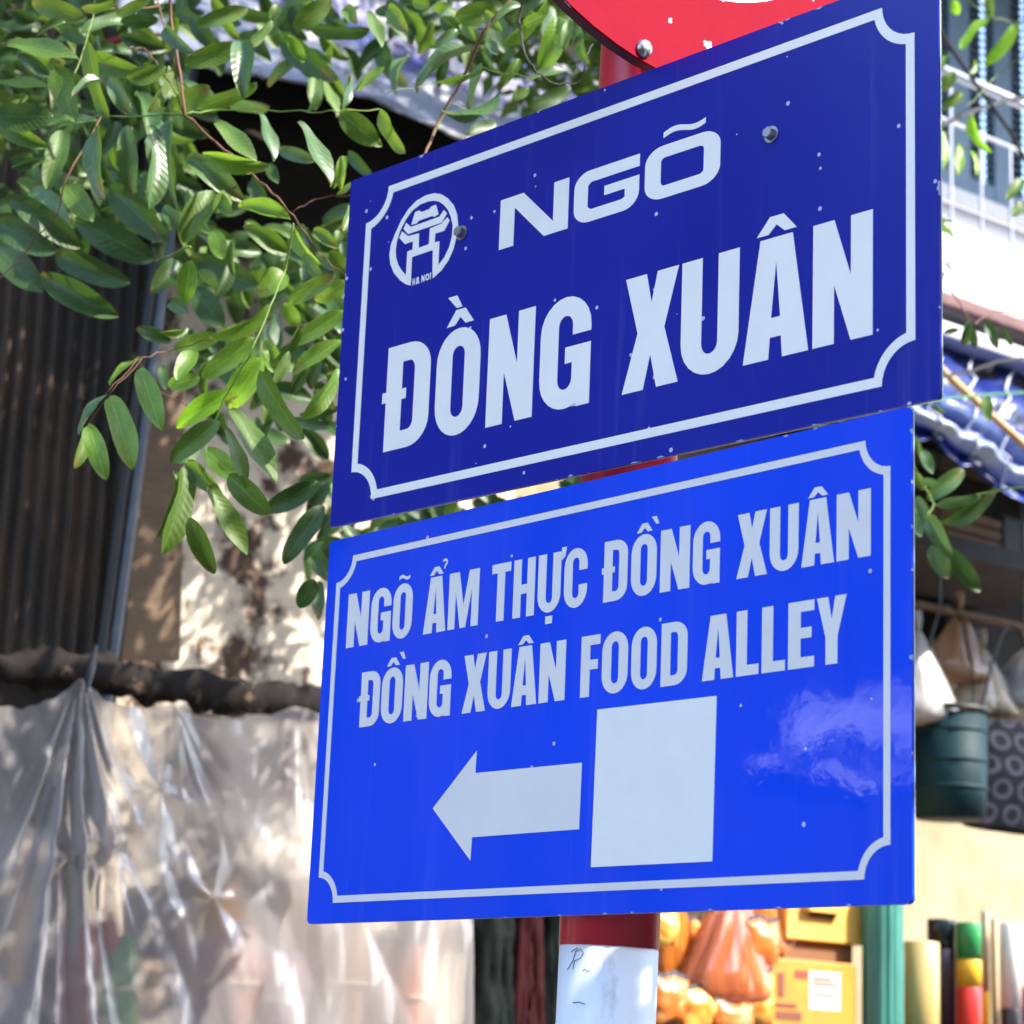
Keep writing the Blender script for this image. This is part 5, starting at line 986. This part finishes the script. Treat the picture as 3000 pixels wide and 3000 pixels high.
twig([(1180, -200), (1100, 100), (1130, 300), (1200, 410), (1300, 470), (1440, 480), (1470, 390), (1490, 300), (1520, 250)], A3, 2.42, .0022, .0012, mat('dark_twig', (.03, .025, .02), .8), tree)
twig([(560, 900), (900, 180)], A3, 2.52, .001, .001, green_twig, tree)
twig([(350, 530), (660, 460), (900, 390), (1150, 440)], A3, 2.5, .0009, .0009, green_twig, tree)
twig([(720, 590), (820, 620), (930, 690)], A3, 2.5, .0008, .0008, green_twig, tree)
twig([(1060, 560), (900, 470), (780, 300), (600, 490)], A2, 2.5, .0010, .0009, bark_twig, tree)
twig([(1200, 180), (960, 240), (810, 290), (620, 490), (500, 660)], A2, 2.5, .0012, .0008, bark_twig, tree)
# trunk and limbs (stand outside the frame, carry the twigs over it)
def limb(pts, r0, r1):
    P = [Vector(p) for p in pts]; out = []
    for i in range(len(P) - 1):
        for j in range(5): out.append(P[i].lerp(P[i + 1], j / 5) + Vector((N3((i + j * .2, 1, 3)), N3((i + j * .2, 5, 3)), 0)) * .05)
    out.append(P[-1]); n_ = len(out); return MB().tube(out, [r0 + (r1 - r0) * k / (n_ - 1) for k in range(n_)], 14)
limb([TB + UZ * -.05, TB + Vector((.05, -.02, 1.6)), TB + Vector((.1, -.1, 3.4)), TB + Vector((.2, -.2, 4.6))], .17, .10).build('trunk', bark, tree, smooth=True)
for e_ in ((-.6, 2.6, 3.55), (.2, 2.5, 3.5), (1.4, 1.6, 4.6), (1.6, 2.9, 5.4), (.2, 4.2, 4.2), (.65, 4.6, 4.2), (.5, 3.75, 3.3), (-2.6, 1.6, 5.2)):
    e_ = Vector(e_); st = TB + Vector((.1, -.1, 3.2)); limb([st, st.lerp(e_, .5) + UZ * .35, e_], .06, .012).build('branch', bark, tree, smooth=True)
# crown and added shading clumps, leaf by leaf in one mesh
def crown(name, clumps, n_leaf, parent, tone, seed):
    r_ = random.Random(seed); vs, fs = [], []
    for c, rad, share in clumps:
        for i in range(int(n_leaf * share)):
            while True:
                p = Vector((r_.uniform(-1, 1), r_.uniform(-1, 1), r_.uniform(-1, 1)))
                if p.length < 1 and N3(p * 2.2 + Vector(c)) > -.12: break
            B = Vector(c) + Vector((p.x * rad[0], p.y * rad[1], p.z * rad[2]))
            d = Vector((r_.gauss(0, 1), r_.gauss(0, 1), r_.gauss(-.5, .6))).normalized(); L = r_.uniform(.05, .085); s_ = d.cross(Vector((r_.gauss(0, .5), r_.gauss(0, .5), 1))).normalized() * L * .2
            k = len(vs); vs += [B, B + d * L * .4 + s_, B + d * L, B + d * L * .4 - s_]; fs.append((k, k + 1, k + 2, k + 3))
    ob = MB().add(vs, fs).build(name, LEAF_M[tone], parent); ob['kind'] = 'stuff'; return ob
CROWN = [((.28, 4.17, 3.78), (.42, .28, .52), .17), ((.5, 4.68, 4.3), (.28, .25, .36), .075), ((.5, 4.7, 3.7), (.26, .22, .24), .03), ((.55, 4.7, 3.25), (.30, .2, .2), .05), ((.6, 4.2, 4.9), (.6, .35, .3), .05), ((.42, 3.77, 3.05), (.32, .3, .34), .075), ((-.3, 2.9, 4.1), (.8, .35, .3), .10), ((-1.9, 3.2, 5.0), (.8, .7, .5), .14)]  # several clumps added out of sight to shade the walls and sheet
crown('shade_foliage', CROWN, 15000, tree, 0, 5)
# sapling / climber at the right
SB = Vector((1.35, 3.4, 0.0))
vine = thing('climbing_plant', SB, 'climbing plant with glossy leaves beside the streaked blue awning and shutters', 'plant')
plant(T5, A5, .4141, vine, 3.9, .3); plant(T6, A6, .4141, vine, 3.3, .3); plant(T7, A7, .4141, vine, 3.3, .2)
twig([(1100, 100), (900, 160), (720, 120), (500, -60)], A5, 4.0, .0022, .001, green_twig, vine); twig([(1100, 300), (780, 520), (640, 680), (560, 760), (380, 920), (460, 970), (640, 1110)], A5, 4.0, .0018, .001, green_twig, vine)
twig([(380, 1760), (440, 1900), (520, 2000)], A5, 4.2, .0025, .0015, bark_twig, vine); twig([(420, 1860), (560, 1730), (660, 1700), (760, 1680), (860, 1760)], A5, 4.2, .0016, .0009, bark_twig, vine)
twig([(400, 60), (480, 160), (560, 300), (620, 360), (760, 260), (900, 290), (1100, 380)], A6, 3.6, .0024, .0012, bark_twig, vine)
twig([(150, 1300), (260, 1500), (330, 1640), (280, 1720), (420, 1950)], A6, 3.4, .0022, .0012, green_twig, vine); twig([(330, 1640), (640, 1560), (1100, 1500)], A6, 3.4, .0015, .0024, green_twig, vine)
limb([SB, SB + Vector((.02, .05, 1.5)), SB + Vector((-.05, .1, 3.0)), SB + Vector((.1, .3, 4.6))], .03, .012).build('stem', bark_twig, vine, smooth=True)
crown('shade_foliage', [((1.12, 1.72, 2.82), (.36, .36, .30), .45), ((1.6, 2.4, 3.6), (.5, .6, .5), .5)], 3800, vine, 0, 9)  # off-frame leaf clump added to keep the sun off the pole
limb([SB + Vector((-.03, .08, 2.2)), (1.35, 2.6, 2.7), (1.12, 1.72, 2.85)], .014, .005).build('branch', bark_twig, vine, smooth=True)  # added to carry the shading clump
# red ribbon caught among the leaves
rb = [at(*A1(x, y), 3.35) for x, y in ((440, 290), (520, 230), (600, 210), (660, 180), (760, 170), (850, 190))]
ob = MB().tube(rb, [.002, .006, .007, .004, .003, .002], 8).build('red_ribbon', mat('red_cloth', (.22, .012, .010), .6, var=.3), base=rb[0], smooth=True); tag(ob, 'scrap of red ribbon tangled among the leaves', 'ribbon')

for o in bpy.data.objects:
    if '_base' in o: del o['_base']
